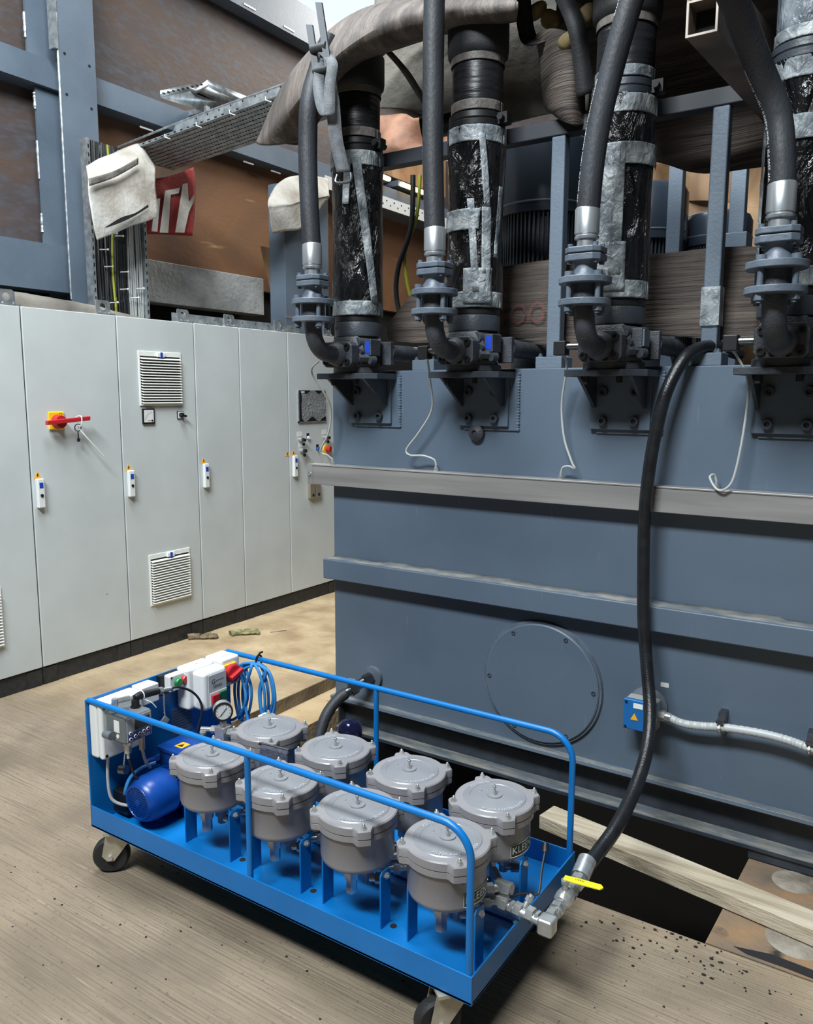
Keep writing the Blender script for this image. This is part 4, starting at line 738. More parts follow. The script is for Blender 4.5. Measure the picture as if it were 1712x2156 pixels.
solo('tan_sheet', sheet([[(-1.732, 5.200, 3.120), (-1.525, 5.100, 3.065), (-1.328, 5.200, 3.059), (-1.091, 5.100, 3.000), (-0.906, 5.200, 2.995)], [(-1.688, 5.100, 2.840), (-1.557, 5.250, 2.853), (-1.290, 5.100, 2.790), (-1.096, 5.200, 2.759), (-0.890, 5.200, 2.734)], [(-1.708, 5.200, 2.575), (-1.498, 5.100, 2.512), (-1.297, 5.200, 2.481), (-1.057, 5.100, 2.419), (-0.869, 5.200, 2.416)], [(-1.75, 5.2, .0), (-1.5, 5.1, 0), (-1.3, 5.2, 0), (-1.05, 5.1, 0), (-.9, 5.2, 0)]], 7, 7, .05, 2.5), PLY, 'tan brown sheet hanging far behind the motors', 'sheet', solid=.005)
solo('tan_sheet', sheet([[(-3.235, 4.400, 3.390), (-3.083, 4.500, 3.405), (-2.769, 4.400, 3.336), (-2.569, 4.400, 3.314)], [(-3.271, 4.500, 3.277), (-3.014, 4.400, 3.211), (-2.831, 4.500, 3.207), (-2.567, 4.400, 3.140)], [(-3.197, 4.450, 3.122), (-3.083, 4.500, 3.102), (-2.767, 4.400, 3.062), (-2.566, 4.400, 3.032)]], 6, 6, .04, 4), mat('pinkish_sheet', s(156, 114, 92), .7, ramp=[s(126, 90, 72), s(170, 128, 104)], scale=6, bump=.4, bscale=12), 'pinkish brown sheet seen between the first two pipe columns', 'sheet', solid=.005)
dk = solo('dark_panel_tube', B().tube([(-1.98, 3.1, 2.78), (-1.5, 3.3, 2.86)], .05, 12), BLK, 'dark tube end under the grimy tarpaulin between the first two columns', 'tube')
# strap with buckle on the draped belt
sp = thing('ratchet_strap', 'grey ratchet strap with steel buckle hanging in front of the leftmost pipe column', 'strap', (-2.06, 2.57, 2.49))
ps = cr([(-2.085, 2.585, 2.95), (-2.07, 2.575, 2.86), (-2.045, 2.57, 2.75), (-2.035, 2.575, 2.62), (-2.02, 2.60, 2.50)], 6)
def ribbon(P, wv, th=.003):
    b = B(); P = [Vector(p) for p in P]; b.grid([[p-wv for p in P], [p+wv for p in P]]); return b
wv = Vector((.022, .014, 0))
obj('webbing', ribbon(ps, wv), STRAP, sp, solid=.003)
lp = cr([(-2.095, 2.56, 2.90), (-2.09, 2.54, 2.80), (-2.06, 2.53, 2.71), (-2.035, 2.535, 2.70), (-2.035, 2.54, 2.80), (-2.03, 2.55, 2.88), (-2.075, 2.555, 2.93)], 6)
obj('webbing_loop', ribbon(lp, wv*.8), STRAP, sp, solid=.003)
BUCK = mat('buckle_steel', s(74, 77, 80), .5, .5)
obj('buckle_plate', B().prism([(-.012, -.10), (.012, -.10), (.012, .10), (-.012, .10)], (-2.125, 2.56, 2.945), (.8, .6, 0), (-.18, 0, .98), (0, -.008, 0)), BUCK, sp); obj('buckle_plate', B().prism([(-.012, -.12), (.012, -.12), (.012, .12), (-.012, .12)], (-2.07, 2.555, 2.99), (.8, .6, 0), (-.18, 0, .98), (0, -.008, 0)), BUCK, sp)
obj('buckle_spool', B().cyl((-2.13, 2.55, 2.95), (-2.06, 2.555, 2.95), .016, n=14), BUCK, sp); obj('buckle_bar', B().cyl((-2.12, 2.55, 2.87), (-2.05, 2.555, 2.87), .012, n=14), BUCK, sp)
obj('end_hook', B().tube(cr([(-2.05, 2.60, 2.495), (-2.05, 2.595, 2.465), (-1.99, 2.605, 2.465), (-1.99, 2.61, 2.495)], 6), .006, 8), DZINC, sp)
bt = thing('box_section_tube', 'two stacked open ended steel box tubes jutting out above the fourth hose', 'steel tube', (-.62, 2.4, 2.6))
def hollow(x, y0, y1, z, w, h, dx):
    b = B(); t = .006
    for (a0, a1, b0, b1) in ((0, w, 0, t), (0, w, h-t, h), (0, t, t, h-t), (w-t, w, t, h-t)): b.prism([(a0, b0), (a1, b0), (a1, b1), (a0, b1)], (x, y0, z), (1, 0, 0), (0, 0, 1), (dx, y1-y0, 0))
    return b
HR = mat('rusty_tube_paint', s(96, 86, 80), .6, ramp=[s(70, 64, 60), s(110, 96, 86)], scale=6, bump=.2, bscale=50)
for z in (2.615, 2.71):
    obj('box_tube', hollow(-.675, 2.4, 3.4, z, .082, .092, .06), HR, bt); obj('tube_rim', hollow(-.676, 2.397, 2.4, z-.0005, .084, .093, 0), mat('bare_steel_edge', s(168, 158, 148), .6, .2) if z < 2.7 else bpy.data.materials['bare_steel_edge'], bt)
for z in (2.615, 2.71): obj('tube_shade_plug', B().box(-.667, -.60, 2.46, 2.465, z+.007, z+.085), SHADE, bt)  # dark plug painted in for the shade inside the tubes
cb = thing('cable_loop', 'black and yellow cables hanging behind the second hose', 'cable', (-2.0, 3.5, 2.0))
obj('black_cable', B().tube(cr([(-2.35, 3.6, 2.75), (-2.36, 3.6, 2.5), (-2.44, 3.6, 2.3), (-2.45, 3.6, 2.15), (-2.40, 3.6, 1.98)], 8), .014, 10), CABLK, cb); obj('yellow_cable', B().tube(cr([(-2.32, 3.62, 2.75), (-2.34, 3.62, 2.55), (-2.41, 3.62, 2.38), (-2.39, 3.62, 2.2), (-2.33, 3.62, 2.05)], 8), .009, 8), CABYG, cb)

for (px, py, pz, a, sc, lb) in ((*(-1.438, 3.050, 3.102), .3, (.05, .03, .03), 'upper left pale padded roll stuffed under the belts above the third column'), (*(-1.359, 3.030, 3.047), .9, (.035, .03, .045), 'small pale padded roll beside the folded belt strip'), (*(-1.246, 2.930, 2.918), .5, (.04, .02, .03), 'pale padded roll lying on top of the folded belt strip'),
                     (*(-1.224, 3.030, 3.027), .8, (.05, .03, .035), 'pale padded roll pressed against the third column sleeve'), (*(-1.269, 3.060, 3.093), -.6, (.06, .03, .025), 'long pale padded roll at the top edge above the third column')):
    b = B(); b._ell((0, 0, 0), 1, 14, 8, sc); b.mp(lambda p: Vector((px+p.x*math.cos(a)-p.z*math.sin(a), py+p.y, pz+p.x*math.sin(a)+p.z*math.cos(a)))); b.v = [tuple(q) for q in jag(b.v, .008, 14)]
    solo('padded_roll', b, PADM, lb, 'padding', 'padded rolls stuffed under the belts')
for k, (p, q, r, lb) in enumerate((((-1.461, 2.980, 3.173), (-1.438, 3.000, 2.995), (-1.345, 2.960, 2.947), 'dark strap curling under the upper left padded roll'), ((-1.294, 2.960, 3.107), (-1.200, 2.900, 2.932), (-1.178, 2.940, 2.721), 'dark strap running down beside the folded belt strip'))):
    solo('dark_strap', ribbon(cr([p, q, r], 8), Vector((.028, .01, .008))), BLKR, lb, 'strap', solid=.006)

# ------------------------------------------------------------------ the blue filtration cart
X0, X1, Y0, Y1 = -2.345, -.846, 1.572, 2.235; ZB, ZT = .165, .242
cart = thing('filtration_cart', 'bright blue wheeled filtration cart carrying eight grey filter housings', 'cart', (-1.6, 1.9, 0))
obj('tray_floor', B().box(X0, X1, Y0, Y1, ZB, .172), BLUE, cart)
for a in ((X0, X1, Y0, Y0+.005, ZB, ZT), (X0, X1, Y1-.005, Y1, ZB, ZT), (X1-.005, X1, Y0+.005, Y1-.005, ZB, ZT)): obj('tray_side', B().box(*a), BLUE, cart, bevel=.0015)
obj('end_panel', B().box(X0, X0+.006, Y0, Y1, ZB, .622), BLUE, cart, bevel=.002)
for y in (Y0+.055, Y0+.335): obj('mounting_strip', B().box(-2.02, -.865, y, y+.085, .172, .178), BLUE, cart, bevel=.001)
R_ = .0098
def rail(y):
    pts = [(X0+.006, y, .618), (-1.6, y, .618), (-1.0, y, .618)]+[(-.94+.08*math.sin(a), y, .538+.08*math.cos(a)) for a in [PI/2*k/8 for k in range(9)]]+[(-.86, y, .40), (-.86, y, .18)]
    r = obj('guard_rail', B().tube(pts, R_, 14), BLUE, cart)
    obj('rail_post', B().cyl((-1.598, y, .618), (-1.598, y, .18), .0092, n=14), BLUE, r)
rail(Y0+.012); rail(Y1-.012)
# castors
def castor(x, y, ang, label=None):
    M = Matrix.Translation((x, y, 0)) @ Matrix.Rotation(ang, 4, 'Z'); f = lambda b: b.mp(lambda p: M @ p)
    tyre = f(B().lathe([(.040, -.018), (.055, -.019), (.0615, -.012), (.0625, 0), (.0615, .012), (.055, .019), (.040, .018)], (0, .035, .0635), (1, 0, 0), n=36))
    c = obj('castor_wheel', tyre, BLKR, cart)
    obj('wheel_hub', f(B().lathe([(1e-6, -.021), (.014, -.021), (.016, -.012), (.040, -.012), (.041, .012), (.016, .012), (.014, .021), (1e-6, .021)], (0, .035, .0635), (1, 0, 0), n=28)), BLK, c)
    for sx_ in (-1, 1):
        obj('castor_fork', f(B().prism([(.045, .05), (.062, .07), (.045, .153), (-.045, .153), (-.05, .145), (.022, .05)], (sx_*.026-.002, 0, 0), (0, 1, 0), (0, 0, 1), (.004, 0, 0))), ZINC2, c)
    obj('castor_plate', f(B().box(-.05, .05, -.05, .05, .155, .1645).cyl((0, 0, .145), (0, 0, .156), .035, n=24)), ZINC2, c)
    obj('axle_bolt', f(B().hexn((-.036, .035, .0635), (.036, .035, .0635), .010)), ZINC, c)
ZINC2 = mat('zinc_pressing', s(186, 180, 164), .45, .6, ramp=[s(168, 162, 146), s(198, 192, 176)], scale=18)
castor(-2.265, 1.632, 2.3); castor(-.935, 1.625, 2.45); castor(-.92, 2.14, 2.0); castor(-2.26, 2.16, 2.6)
# filter housings
LZ = .50
def earr(r0, dr, t):
    m = 1e9
    for e in (45, 135, 225, 315):
        d = abs((math.degrees(t)-e+180) % 360-180); m = min(m, d)
    k = max(0, min(1, (14.5-m)/7.5)); k = k*k*(3-2*k); q = math.cos(math.radians(min(m, 12))); return r0+(dr/q)*k
def housing_parts(x, y, sticker):
    n = 144
    body = obj('filter_housing', B().lathe([(.06, .347), (.096, .349), (.103, .356), (.105, .366), (.105, .444), (.108, .448)], (x, y, 0), n=64), GREY, cart)
    obj('body_flange', B().lathe([(.109, .450), (.1135, .452), (.1135, .468), (.110, .4695)], (x, y, 0), n=n, rfun=lambda r, h, t: earr(r, .0195, t)), GREY, body, ang=28)
    obj('lid_flange', B().lathe([(.110, .470), (.1145, .4715), (.1145, .492), (.1115, .4955), (.100, .4965), (1e-6, .4965)], (x, y, 0), n=n, rfun=lambda r, h, t: earr(r, .0195*min(1, max(0, (r-.1)/.009)), t) if r > .1 else r), GREY, body, ang=28)
    obj('lid_dome', B().lathe([(.092, .4965), (.090, .4985), (.072, .4995), (.071, .4985), (.03, .5005), (1e-6, .5005)], (x, y, 0), n=56), LIDM, body)
    obj('centre_washer', B().cyl((x, y, .5005), (x, y, .5045), .022, n=28), LIDM, body)
    obj('grease_nipple', B().hexn((x, y, .5045), (x, y, .514), .0062).cyl((x, y, .514), (x, y, .520), .003, n=10).sphere((x, y, .526), .0055, 10, 7).cyl((x, y, .528), (x, y, .534), .003, n=8), ZINC, body)
    for e in (45, 135, 225, 315):
        a = math.radians(e); px, py = x+.1215*math.cos(a), y+.1215*math.sin(a)
        b = B(); bolt(b, (px, py, .495), (0, 0, 1), .0068, .0125); b.sphere((px, py, .508), .0042, 8, 6); obj('lid_bolt', b, ZINC, body)
        ex, ey = x+.121*math.cos(a), y+.121*math.sin(a)
        obj('bolt_lug', B().box(-.012, -.006, -.012, .012, .440, .452).box(.006, .012, -.012, .012, .440, .452).mp(lambda p: Vector((ex-.004*math.cos(a)-p.x*math.sin(a)+p.y*math.cos(a)*.6, ey-.004*math.sin(a)+p.x*math.cos(a)+p.y*math.sin(a)*.6, p.z))), GREY, body)
    def arc(txt, size, r, mid, up):
        b = B()
        def fn(p):
            if up: a = mid-p.x/r; rr = r+p.y
            else: a = mid+p.x/r; rr = r-p.y
            return Vector((x+rr*math.cos(a), y+rr*math.sin(a), .5002+p.z))
        b.text(txt, size, fn, .0012); return b
    obj('embossed_name', arc('KLEENOIL', .0155, .082, math.radians(150), True), EMB, body)
    obj('embossed_name', arc('FILTER KLEENOIL USA', .0145, .083, math.radians(-38), False), EMB, body)
    for k in range(3): obj('lid_dimple', B().lathe([(.006, .4995), (.005, .5015), (1e-6, .502)], (x-.048+.014*k, y+.004+.016*k, 0), n=12), LIDM, body)
    # legs and fittings
    for sx_ in (-1, 1):
        lx = x+sx_*.105
        obj('support_leg', B().prism([(-.024, .172), (.024, .172), (.024, .335), (.016, .345), (-.016, .345), (-.024, .335)], (lx, y-.01, 0), (0, 1, 0), (0, 0, 1), (.005*sx_*-1, 0, 0)), BLUE, body, bevel=.001)
        obj('leg_bolt', B().hexn((lx-.008, y-.01, .328), (lx+.008, y-.01, .328), .0095).cyl((lx-.012, y-.01, .328), (lx+.012, y-.01, .328), .005, n=8), ZINC, body)
    obj('drain_fitting', B().cyl((x+.005, y-.035, .348), (x+.005, y-.035, .325), .012, n=12).hexn((x+.005, y-.035, .332), (x+.005, y-.035, .300), .0215).hexn((x+.005, y-.035, .300), (x+.005, y-.035, .258), .0165), ZINC, body)
    obj('side_fitting', B().cyl((x+.03, y+.005, .348), (x+.03, y+.005, .32), .014, n=12).hexn((x+.03, y+.005, .335), (x+.03, y+.005, .30), .021).hexn((x+.03, y+.005, .30), (x+.03, y+.005, .275), .014).cyl((x+.03, y+.005, .288), (x+.075, y+.03, .288), .011, n=12).hexn((x+.05, y+.016, .288), (x+.07, y+.027, .288), .016), ZINC, body)
    return body
HX = [-1.873, -1.580, -1.290, -.995]; HYR = [1.702, 1.968]
body0 = housing_parts(HX[0], HYR[0], False)
names = ['housing beside the motor', 'second housing from the control panel', 'third housing from the control panel', 'last housing at the outlet end']
for j in (0, 1):
    for i in range(4):
        o = body0 if (i, j) == (0, 0) else copy_part(body0, (HX[i]-HX[0], HYR[j]-HYR[0], 0), cart)
        o['label'] = 'grey cylindrical filter %s, %s row' % (names[i], 'front' if j == 0 else 'rear')
        if i == 3:
            x, y = HX[3], HYR[j]; b = B(); t0, t1 = -.62, .72
            b.grid([[(x+.1057*math.cos(t), y+.1057*math.sin(t), z) for t in [t0+(t1-t0)*k/14 for k in range(15)]] for z in (.364, .402)]); p = obj('name_sticker', b, DGREEN, None); p.parent = o; p.location = -o.location-cart.location+Vector()
            p.location = Vector((0, 0, 0)) - (o.location - (-cart.location))
            q = obj('sticker_lettering', B().text('KLEENOIL', .030, lambda v: Vector((x+.1062*math.cos(t0+.03+v.x/.106), y+.1062*math.sin(t0+.03+v.x/.106), .383+v.y)), 0, 'LEFT'), INKW); q.parent = o; q.location = p.location
            e = obj('sticker_edge', B().tube([(x+.106*math.cos(t), y+.106*math.sin(t), z) for z, rng in ((.365, range(15)), (.401, range(14, -1, -1))) for t in [t0+(t1-t0)*k/14 for k in rng]], .0007, 4, True), INKW); e.parent = o; e.location = p.location
# manifold pipes between the housings
for y, z in ((1.835, .275), (1.855, .305)):
    m_ = obj('manifold_pipe', B().tube([(-1.95, y, z), (-.95, y, z)], .0135, 14), DZINC, cart)
    for x in HX: obj('pipe_tee', B().hexn((x+.07, y, z), (x+.115, y, z), .021).cyl((x+.03, y-.06, z), (x+.09, y, z), .011, n=12).cyl((x+.03, y+.06, z), (x+.09, y, z), .011, n=12).hexn((x+.055, y-.035, z), (x+.07, y-.02, z), .017), ZINC, m_)
for i in range(3):
    x = HX[i]+.147
    obj('side_union', B().hexn((x-.02, HYR[0]+.03, .40), (x+.01, HYR[0]+.03, .395), .018).cyl((x+.01, HYR[0]+.03, .395), (x+.03, HYR[0]+.04, .36), .012, n=12).hexn((x+.0, HYR[0]+.05, .37), (x+.025, HYR[0]+.06, .36), .02).hexn((x-.025, HYR[0]+.06, .345), (x, HYR[0]+.05, .34), .017), ZINC, cart)
# outlet line over the end of the tray
ol = obj('outlet_line', B().cyl((-.96, 1.835, .275), (-.77, 1.825, .268), .0125, n=14), ZINC, cart)
for xa, xb, r in ((-.945, -.925, .020), (-.92, -.906, .017), (-.90, -.878, .022), (-.872, -.862, .019), (-.858, -.838, .021), (-.822, -.802, .022), (-.796, -.788, .019)):
    obj('hex_nut', B().hexn((xa, 1.834, .272), (xb, 1.833, .271), r), ZINC, ol)
obj('elbow_block', B().box(-.782, -.738, 1.80, 1.845, .245, .292), ZINC, ol, bevel=.008)
obj('riser', B().cyl((-.76, 1.84, .268), (-.769, 2.09, .268), .013, n=14), ZINC, ol)
for ya, yb, r in ((1.85, 1.868, .021), (1.872, 1.884, .018), (1.89, 1.908, .022), (1.915, 1.925, .019), (1.985, 2.003, .024), (2.04, 2.062, .025)):
    obj('hex_nut', B().hexn((-.765, ya, .268), (-.767, yb, .268), r), ZINC, ol)
obj('ball_valve', B().lathe([(.018, 0), (.025, .01), (.027, .03), (.025, .05), (.018, .06)], (-.766, 1.928, .268), (0, 1, 0), n=20), ZINC, ol)
obj('valve_stem', B().cyl((-.767, 1.958, .29), (-.767, 1.958, .325), .009, n=12).hexn((-.767, 1.958, .312), (-.767, 1.958, .322), .012), ZINC, ol)
obj('yellow_handle', B().prism([(0, -.010), (.035, -.012), (.10, -.011), (.108, 0), (.10, .011), (.035, .012), (0, .010)], (-.772, 1.962, .322), (.985, .17, -.03), (-.17, .985, 0), (0, 0, .006)), YELP, ol, bevel=.002)
obj('handle_print', B().text('OPEN', .010, lambda p: Vector((-.73, 1.969, .3285))+Vector((.985, .17, -.03))*p.x+Vector((-.17, .985, 0))*p.y), INK, ol)
smp = obj('sampling_valve', B().cyl((-.838, 1.845, .275), (-.825, 1.87, .305), .008, n=12).hexn((-.832, 1.857, .29), (-.828, 1.866, .30), .011), ZINC, cart)
obj('dust_cap_strap', B().tube(cr([(-.90, 1.84, .275), (-.86, 1.86, .30), (-.827, 1.885, .298), (-.815, 1.892, .305), (-.83, 1.94, .335), (-.84, 1.985, .37)], 6), .0035, 6), BLK, smp); obj('dust_cap', B().cyl((-.842, 1.99, .366), (-.846, 2.0, .386), .013, .009, n=14), BLK, smp)
obj('floor_bolt', B().hexn((-.885, 1.90, .172), (-.885, 1.90, .182), .010), ZINC, cart); obj('floor_bolt', B().hexn((-.885, 2.07, .172), (-.885, 2.07, .182), .010), ZINC, cart)
obj('floor_bolt', B().hexn((-2.25, 1.62, .172), (-2.25, 1.62, .184), .010), ZINC, cart)
for i, x in enumerate(HX): obj('drain_hole', B().cyl((x+.125, 1.70, .1785), (x+.125, 1.70, .1792), .010, n=14), SHADE, cart)
# motor
mx_, mz = -2.165, .278
mo = obj('pump_motor', B().cyl((mx_, 1.70, mz), (mx_, 1.98, mz), .070, n=36), MBLUE, cart)
obj('fan_cover', B().lathe([(.054, .02), (.054, .003), (.059, 0), (.064, .003), (.075, .022), (.079, .05), (.079, .115), (.076, .118)], (mx_, 1.629, mz), (0, 1, 0), n=40, cap=False), MBLUE, mo)
b = B()
for k in range(-6, 7):
    c_ = k*.0088; h = math.sqrt(max(0, .054**2-c_**2))
    if h > .005:
        b.box(mx_+c_-.0014, mx_+c_+.0014, 1.629, 1.633, mz-h, mz+h).box(mx_-h, mx_+h, 1.629, 1.633, mz+c_-.0014, mz+c_+.0014)
b.cyl((mx_, 1.628, mz), (mx_, 1.634, mz), .012, n=18).tube([(mx_+.056*math.cos(a), 1.631, mz+.056*math.sin(a)) for a in [2*PI*k/36 for k in range(36)]], .004, 6, True)
i = 0; b.mp(lambda p: p)
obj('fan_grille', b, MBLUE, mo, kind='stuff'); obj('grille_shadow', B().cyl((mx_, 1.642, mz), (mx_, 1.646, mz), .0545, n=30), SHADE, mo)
b = B()
for k in range(36):
    a = 2*PI*k/36; c_, s_ = math.cos(a), math.sin(a); i = len(b.v); b.box(.068, .079, 0, .21, -.0015, .0015); b.mp(lambda p: Vector((mx_+p.x*c_-p.z*s_, 1.755+p.y, mz+p.x*s_+p.z*c_)), i)
obj('cooling_fins', b, MBLUE, mo, kind='stuff')
obj('motor_foot', B().box(mx_-.065, mx_+.065, 1.78, 1.94, .172, .18).box(mx_-.06, mx_-.045, 1.78, 1.94, .18, .24).box(mx_+.045, mx_+.06, 1.78, 1.94, .18, .24), MBLUE, mo)
obj('terminal_box', B().box(mx_-.06, mx_+.06, 1.775, 1.90, .335, .395), MBLUE, mo, bevel=.005); obj('terminal_lid', B().box(mx_-.066, mx_+.066, 1.768, 1.907, .397, .415), MBLUE, mo, bevel=.005)
obj('warning_sticker', B().box(mx_-.008, mx_+.03, 1.80, 1.84, .415, .4158), AMBER, mo); obj('warning_flash', B().prism([(-.012, -.01), (.012, -.01), (0, .012)], (mx_+.011, 1.818, .4158), (1, 0, 0), (0, 1, 0), (0, 0, .0005)), INK, mo)
obj('cable_gland', B().hexn((mx_-.066, 1.80, .36), (mx_-.085, 1.78, .352), .017).cyl((mx_-.085, 1.78, .352), (mx_-.105, 1.76, .345), .013, n=14), MBLUE, mo)
obj('motor_cable', B().tube(cr([(mx_-.06, 1.76, .355), (mx_-.085, 1.72, .345), (mx_-.10, 1.68, .32), (mx_-.105, 1.66, .27), (mx_-.14, 1.70, .21), (mx_-.15, 1.8, .19)], 6), .007, 8), COPPERC, mo)
# control gear on the end panel
PX = X0+.006
eb = obj('junction_box', B().box(PX, PX+.042, 1.580, 1.752, .418, .616), WHITEP, cart, bevel=.010); obj('box_cover', B().box(PX+.044, PX+.070, 1.580, 1.752, .418, .616), WHITEP, eb, bevel=.010)
for y in (1.594, 1.738):
    for z in (.432, .602): obj('cover_screw', B().cyl((PX+.070, y, z), (PX+.0715, y, z), .0055, n=12), BLK, eb)
e2 = obj('relay_box', B().box(PX, PX+.058, 1.756, 1.832, .550, .618), WHITEP, cart, bevel=.005)
pc_ = obj('particle_counter', B().box(-2.262, -2.160, 1.590, 1.702, .497, .592), mat('instrument_grey', s(98, 104, 108), .45, bump=.05, bscale=200), cart, bevel=.010)
obj('front_plate', B().box(-2.1605, -2.158, 1.597, 1.695, .504, .585), mat('plate_grey', s(150, 154, 158), .4), pc_); obj('blue_overlay', B().box(-2.158, -2.1572, 1.60, 1.692, .506, .536), mat('overlay_blue', s(60, 70, 130), .4), pc_)
obj('display', B().box(-2.158, -2.156, 1.628, 1.686, .54, .576), SCREEN, pc_)
for k, (y, z) in enumerate(((1.609, .534), (1.609, .514), (1.628, .519), (1.645, .522), (1.662, .525), (1.679, .528))):
    obj('key', B().cyl((-2.1572, y, z), (-2.155, y, z), .0062, n=14), STICK, pc_); obj('key_centre', B().cyl((-2.155, y, z), (-2.1545, y, z), .004, n=10), BLK, pc_)
obj('model_print', B().text('ICM 2.0', .011, lambda p: Vector((-2.1568, 1.668+p.x, .511+p.y))), INKW, pc_)
obj('rating_label', B().box(-2.215, -2.188, 1.5885, 1.590, .535, .575), STICK, pc_); obj('round_label', B().cyl((-2.198, 1.5885, .522), (-2.198, 1.590, .522), .007, n=14), STICK, pc_)
obj('port_boss', B().cyl((-2.245, 1.575, .525), (-2.21, 1.575, .525), .014, n=16), bpy.data.materials['instrument_grey'], pc_)
obj('cable_connector', B().cyl((-2.21, 1.674, .592), (-2.21, 1.674, .620), .014, .013, n=18).hexn((-2.21, 1.674, .590), (-2.21, 1.674, .599), .017), BLK, pc_)
obj('test_point', B().hexn((-2.23, 1.608, .592), (-2.23, 1.608, .606), .012).cyl((-2.23, 1.608, .606), (-2.23, 1.608, .63), .008, n=12).hexn((-2.23, 1.608, .615), (-2.23, 1.608, .64), .011).hexn((-2.228, 1.615, .630), (-2.215, 1.655, .630), .010), ZINC, pc_)
obj('lower_port', B().hexn((-2.20, 1.628, .492), (-2.20, 1.628, .478), .015).cyl((-2.20, 1.628, .478), (-2.20, 1.628, .45), .012, n=14).cyl((-2.20, 1.628, .45), (-2.20, 1.628, .43), .006, n=10), ZINC, pc_); obj('lower_plug', B().cyl((-2.20, 1.685, .492), (-2.20, 1.685, .44), .010, n=14), ZINC2, pc_)
obj('port_cap', B().cyl((-2.215, 1.605, .395), (-2.19, 1.61, .398), .015, n=16), DZINC, pc_)
b = B()
for k in range(9): b.sphere((-2.203, 1.617-.001*k, .45-.006*k), .0028, 6, 4)
obj('cap_chain', b, ZINC, pc_, kind='stuff')
cg = obj('hand_switch', B().tube([(-2.21, 1.674, .624), (-2.21, 1.69, .628), (-2.21, 1.772, .619)], [.013, .0135, .0115], 14), BLK, cart)
obj('switch_nut', B().hexn((-2.21, 1.772, .619), (-2.21, 1.787, .617), .013).cyl((-2.21, 1.787, .617), (-2.21, 1.825, .611), .008, n=12), ZINC, cg)
obj('switch_cable', B().tube(cr([(-2.21, 1.825, .611), (-2.21, 1.86, .606), (-2.21, 1.917, .573), (-2.205, 1.951, .529), (-2.20, 1.955, .484), (-2.205, 1.934, .414), (-2.21, 1.91, .35)], 7), .0045, 8), CABLK, cg)
obj('zip_tie', B().tube([(-2.21+.0155*math.cos(a), 1.70, .627+.0155*math.sin(a)) for a in [2*PI*k/14 for k in range(14)]], .002, 5, True).tube(cr([(-2.2, 1.70, .615), (-2.185, 1.72, .60), (-2.18, 1.735, .578)], 4), .002, 5), WHITEP, cg)
b = B()
for k in range(12): b.sphere((-2.20, 1.785+.001*(k % 2), .604-.0065*k), .0032, 6, 4)
obj('tag_chain', b, ZINC, cg, kind='stuff'); obj('metal_tag', B().box(-2.203, -2.199, -.013, .013, -.014, .014).mp(lambda p: Vector((p.x, 1.787+p.y*.8-p.z*.6, .508+p.y*.6+p.z*.8))), ZINC, cg)
ps_ = obj('push_button_station', B().box(PX+.012, PX+.049, 1.888, 1.992, .557, .620), WHITEP, cart, bevel=.006); obj('station_back', B().box(PX, PX+.02, 1.868, 1.975, .545, .620), BLK, ps_)
obj('green_button', B().lathe([(.0175, 0), (.0175, .006), (.014, .012), (1e-6, .013)], (PX+.049, 1.925, .588), (1, 0, 0), n=22), GRN, ps_); obj('red_button', B().lathe([(.0175, 0), (.0175, .006), (.014, .012), (1e-6, .013)], (PX+.049, 1.956, .590), (1, 0, 0), n=22), REDB, ps_)
for y in (1.897, 1.983):
    for z in (.565, .612): obj('station_screw', B().cyl((PX+.049, y, z), (PX+.050, y, z), .004, n=10), BLK, ps_)
sb = obj('starter_box', B().box(PX, PX+.068, 1.955, 2.092, .466, .632), WHITEP, cart, bevel=.014); obj('starter_cover', B().box(PX+.070, PX+.139, 1.968, 2.090, .472, .626), WHITEP, sb, bevel=.018)
obj('starter_panel', B().box(PX+.139, PX+.1405, 1.992, 2.080, .485, .608), mat('panel_grey', s(186, 190, 192), .5), sb); obj('maker_print', B().text('G', .026, lambda p: Vector((PX+.1412, 2.015+p.x, .580+p.y))).text('grantham', .011, lambda p: Vector((PX+.1412, 2.047+p.x, .582+p.y))).text('SERIES', .017, lambda p: Vector((PX+.1412, 2.035+p.x, .560+p.y))), INK, sb)
obj('button_recess', B().box(PX+.1406, PX+.143, 1.996, 2.078, .490, .540), WHITEP, sb); obj('stop_button', B().box(PX+.143, PX+.153, 2.000, 2.036, .496, .532), REDB, sb, bevel=.002); obj('start_button', B().box(PX+.143, PX+.150, 2.040, 2.074, .498, .534), mat('start_green', s(14, 92, 60), .4), sb, bevel=.002)
obj('hazard_mark', B().prism([(-.008, -.006), (.008, -.006), (0, .009)], (PX+.045, 2.02, .6325), (.3, .95, 0), (-.95, .3, 0), (0, 0, .0006)), AMBER, sb)
iso = obj('isolator_box', B().box(PX, PX+.099, 2.098, 2.195, .517, .634), WHITEP, cart, bevel=.012); obj('isolator_slot', B().box(PX+.055, PX+.075, 2.12, 2.17, .6335, .636), CABEDGE, iso)
obj('yellow_plate', B().box(PX+.099, PX+.109, 2.100, 2.168, .535, .612), YEL, iso, bevel=.004); obj('red_dial', B().lathe([(.036, 0), (.036, .016), (.031, .02), (1e-6, .02)], (PX+.109, 2.136, .575), (1, 0, 0), n=32), RED, iso)
obj('red_knob', B().box(-.009, .009, -.033, .033, 0, .02).mp(lambda p: Vector((PX+.129+p.z, 2.136+p.y*.93-p.x*.35, .575+p.y*.35+p.x*.93))), RED, iso, bevel=.004); obj('off_mark', B().text('O', .014, lambda p: Vector((PX+.1095, 2.106+p.x, .590+p.y))), INK, iso)
obj('instruction_sheet', B().box(PX, PX+.0015, 1.93, 2.03, .36, .47), mat('grey_sheet', s(80, 92, 116), .5), cart)
b = B()
for k in range(8): b.box(PX+.0015, PX+.002, 1.94, 1.94+.05+.03*random.random(), .455-.011*k, .4565-.011*k)
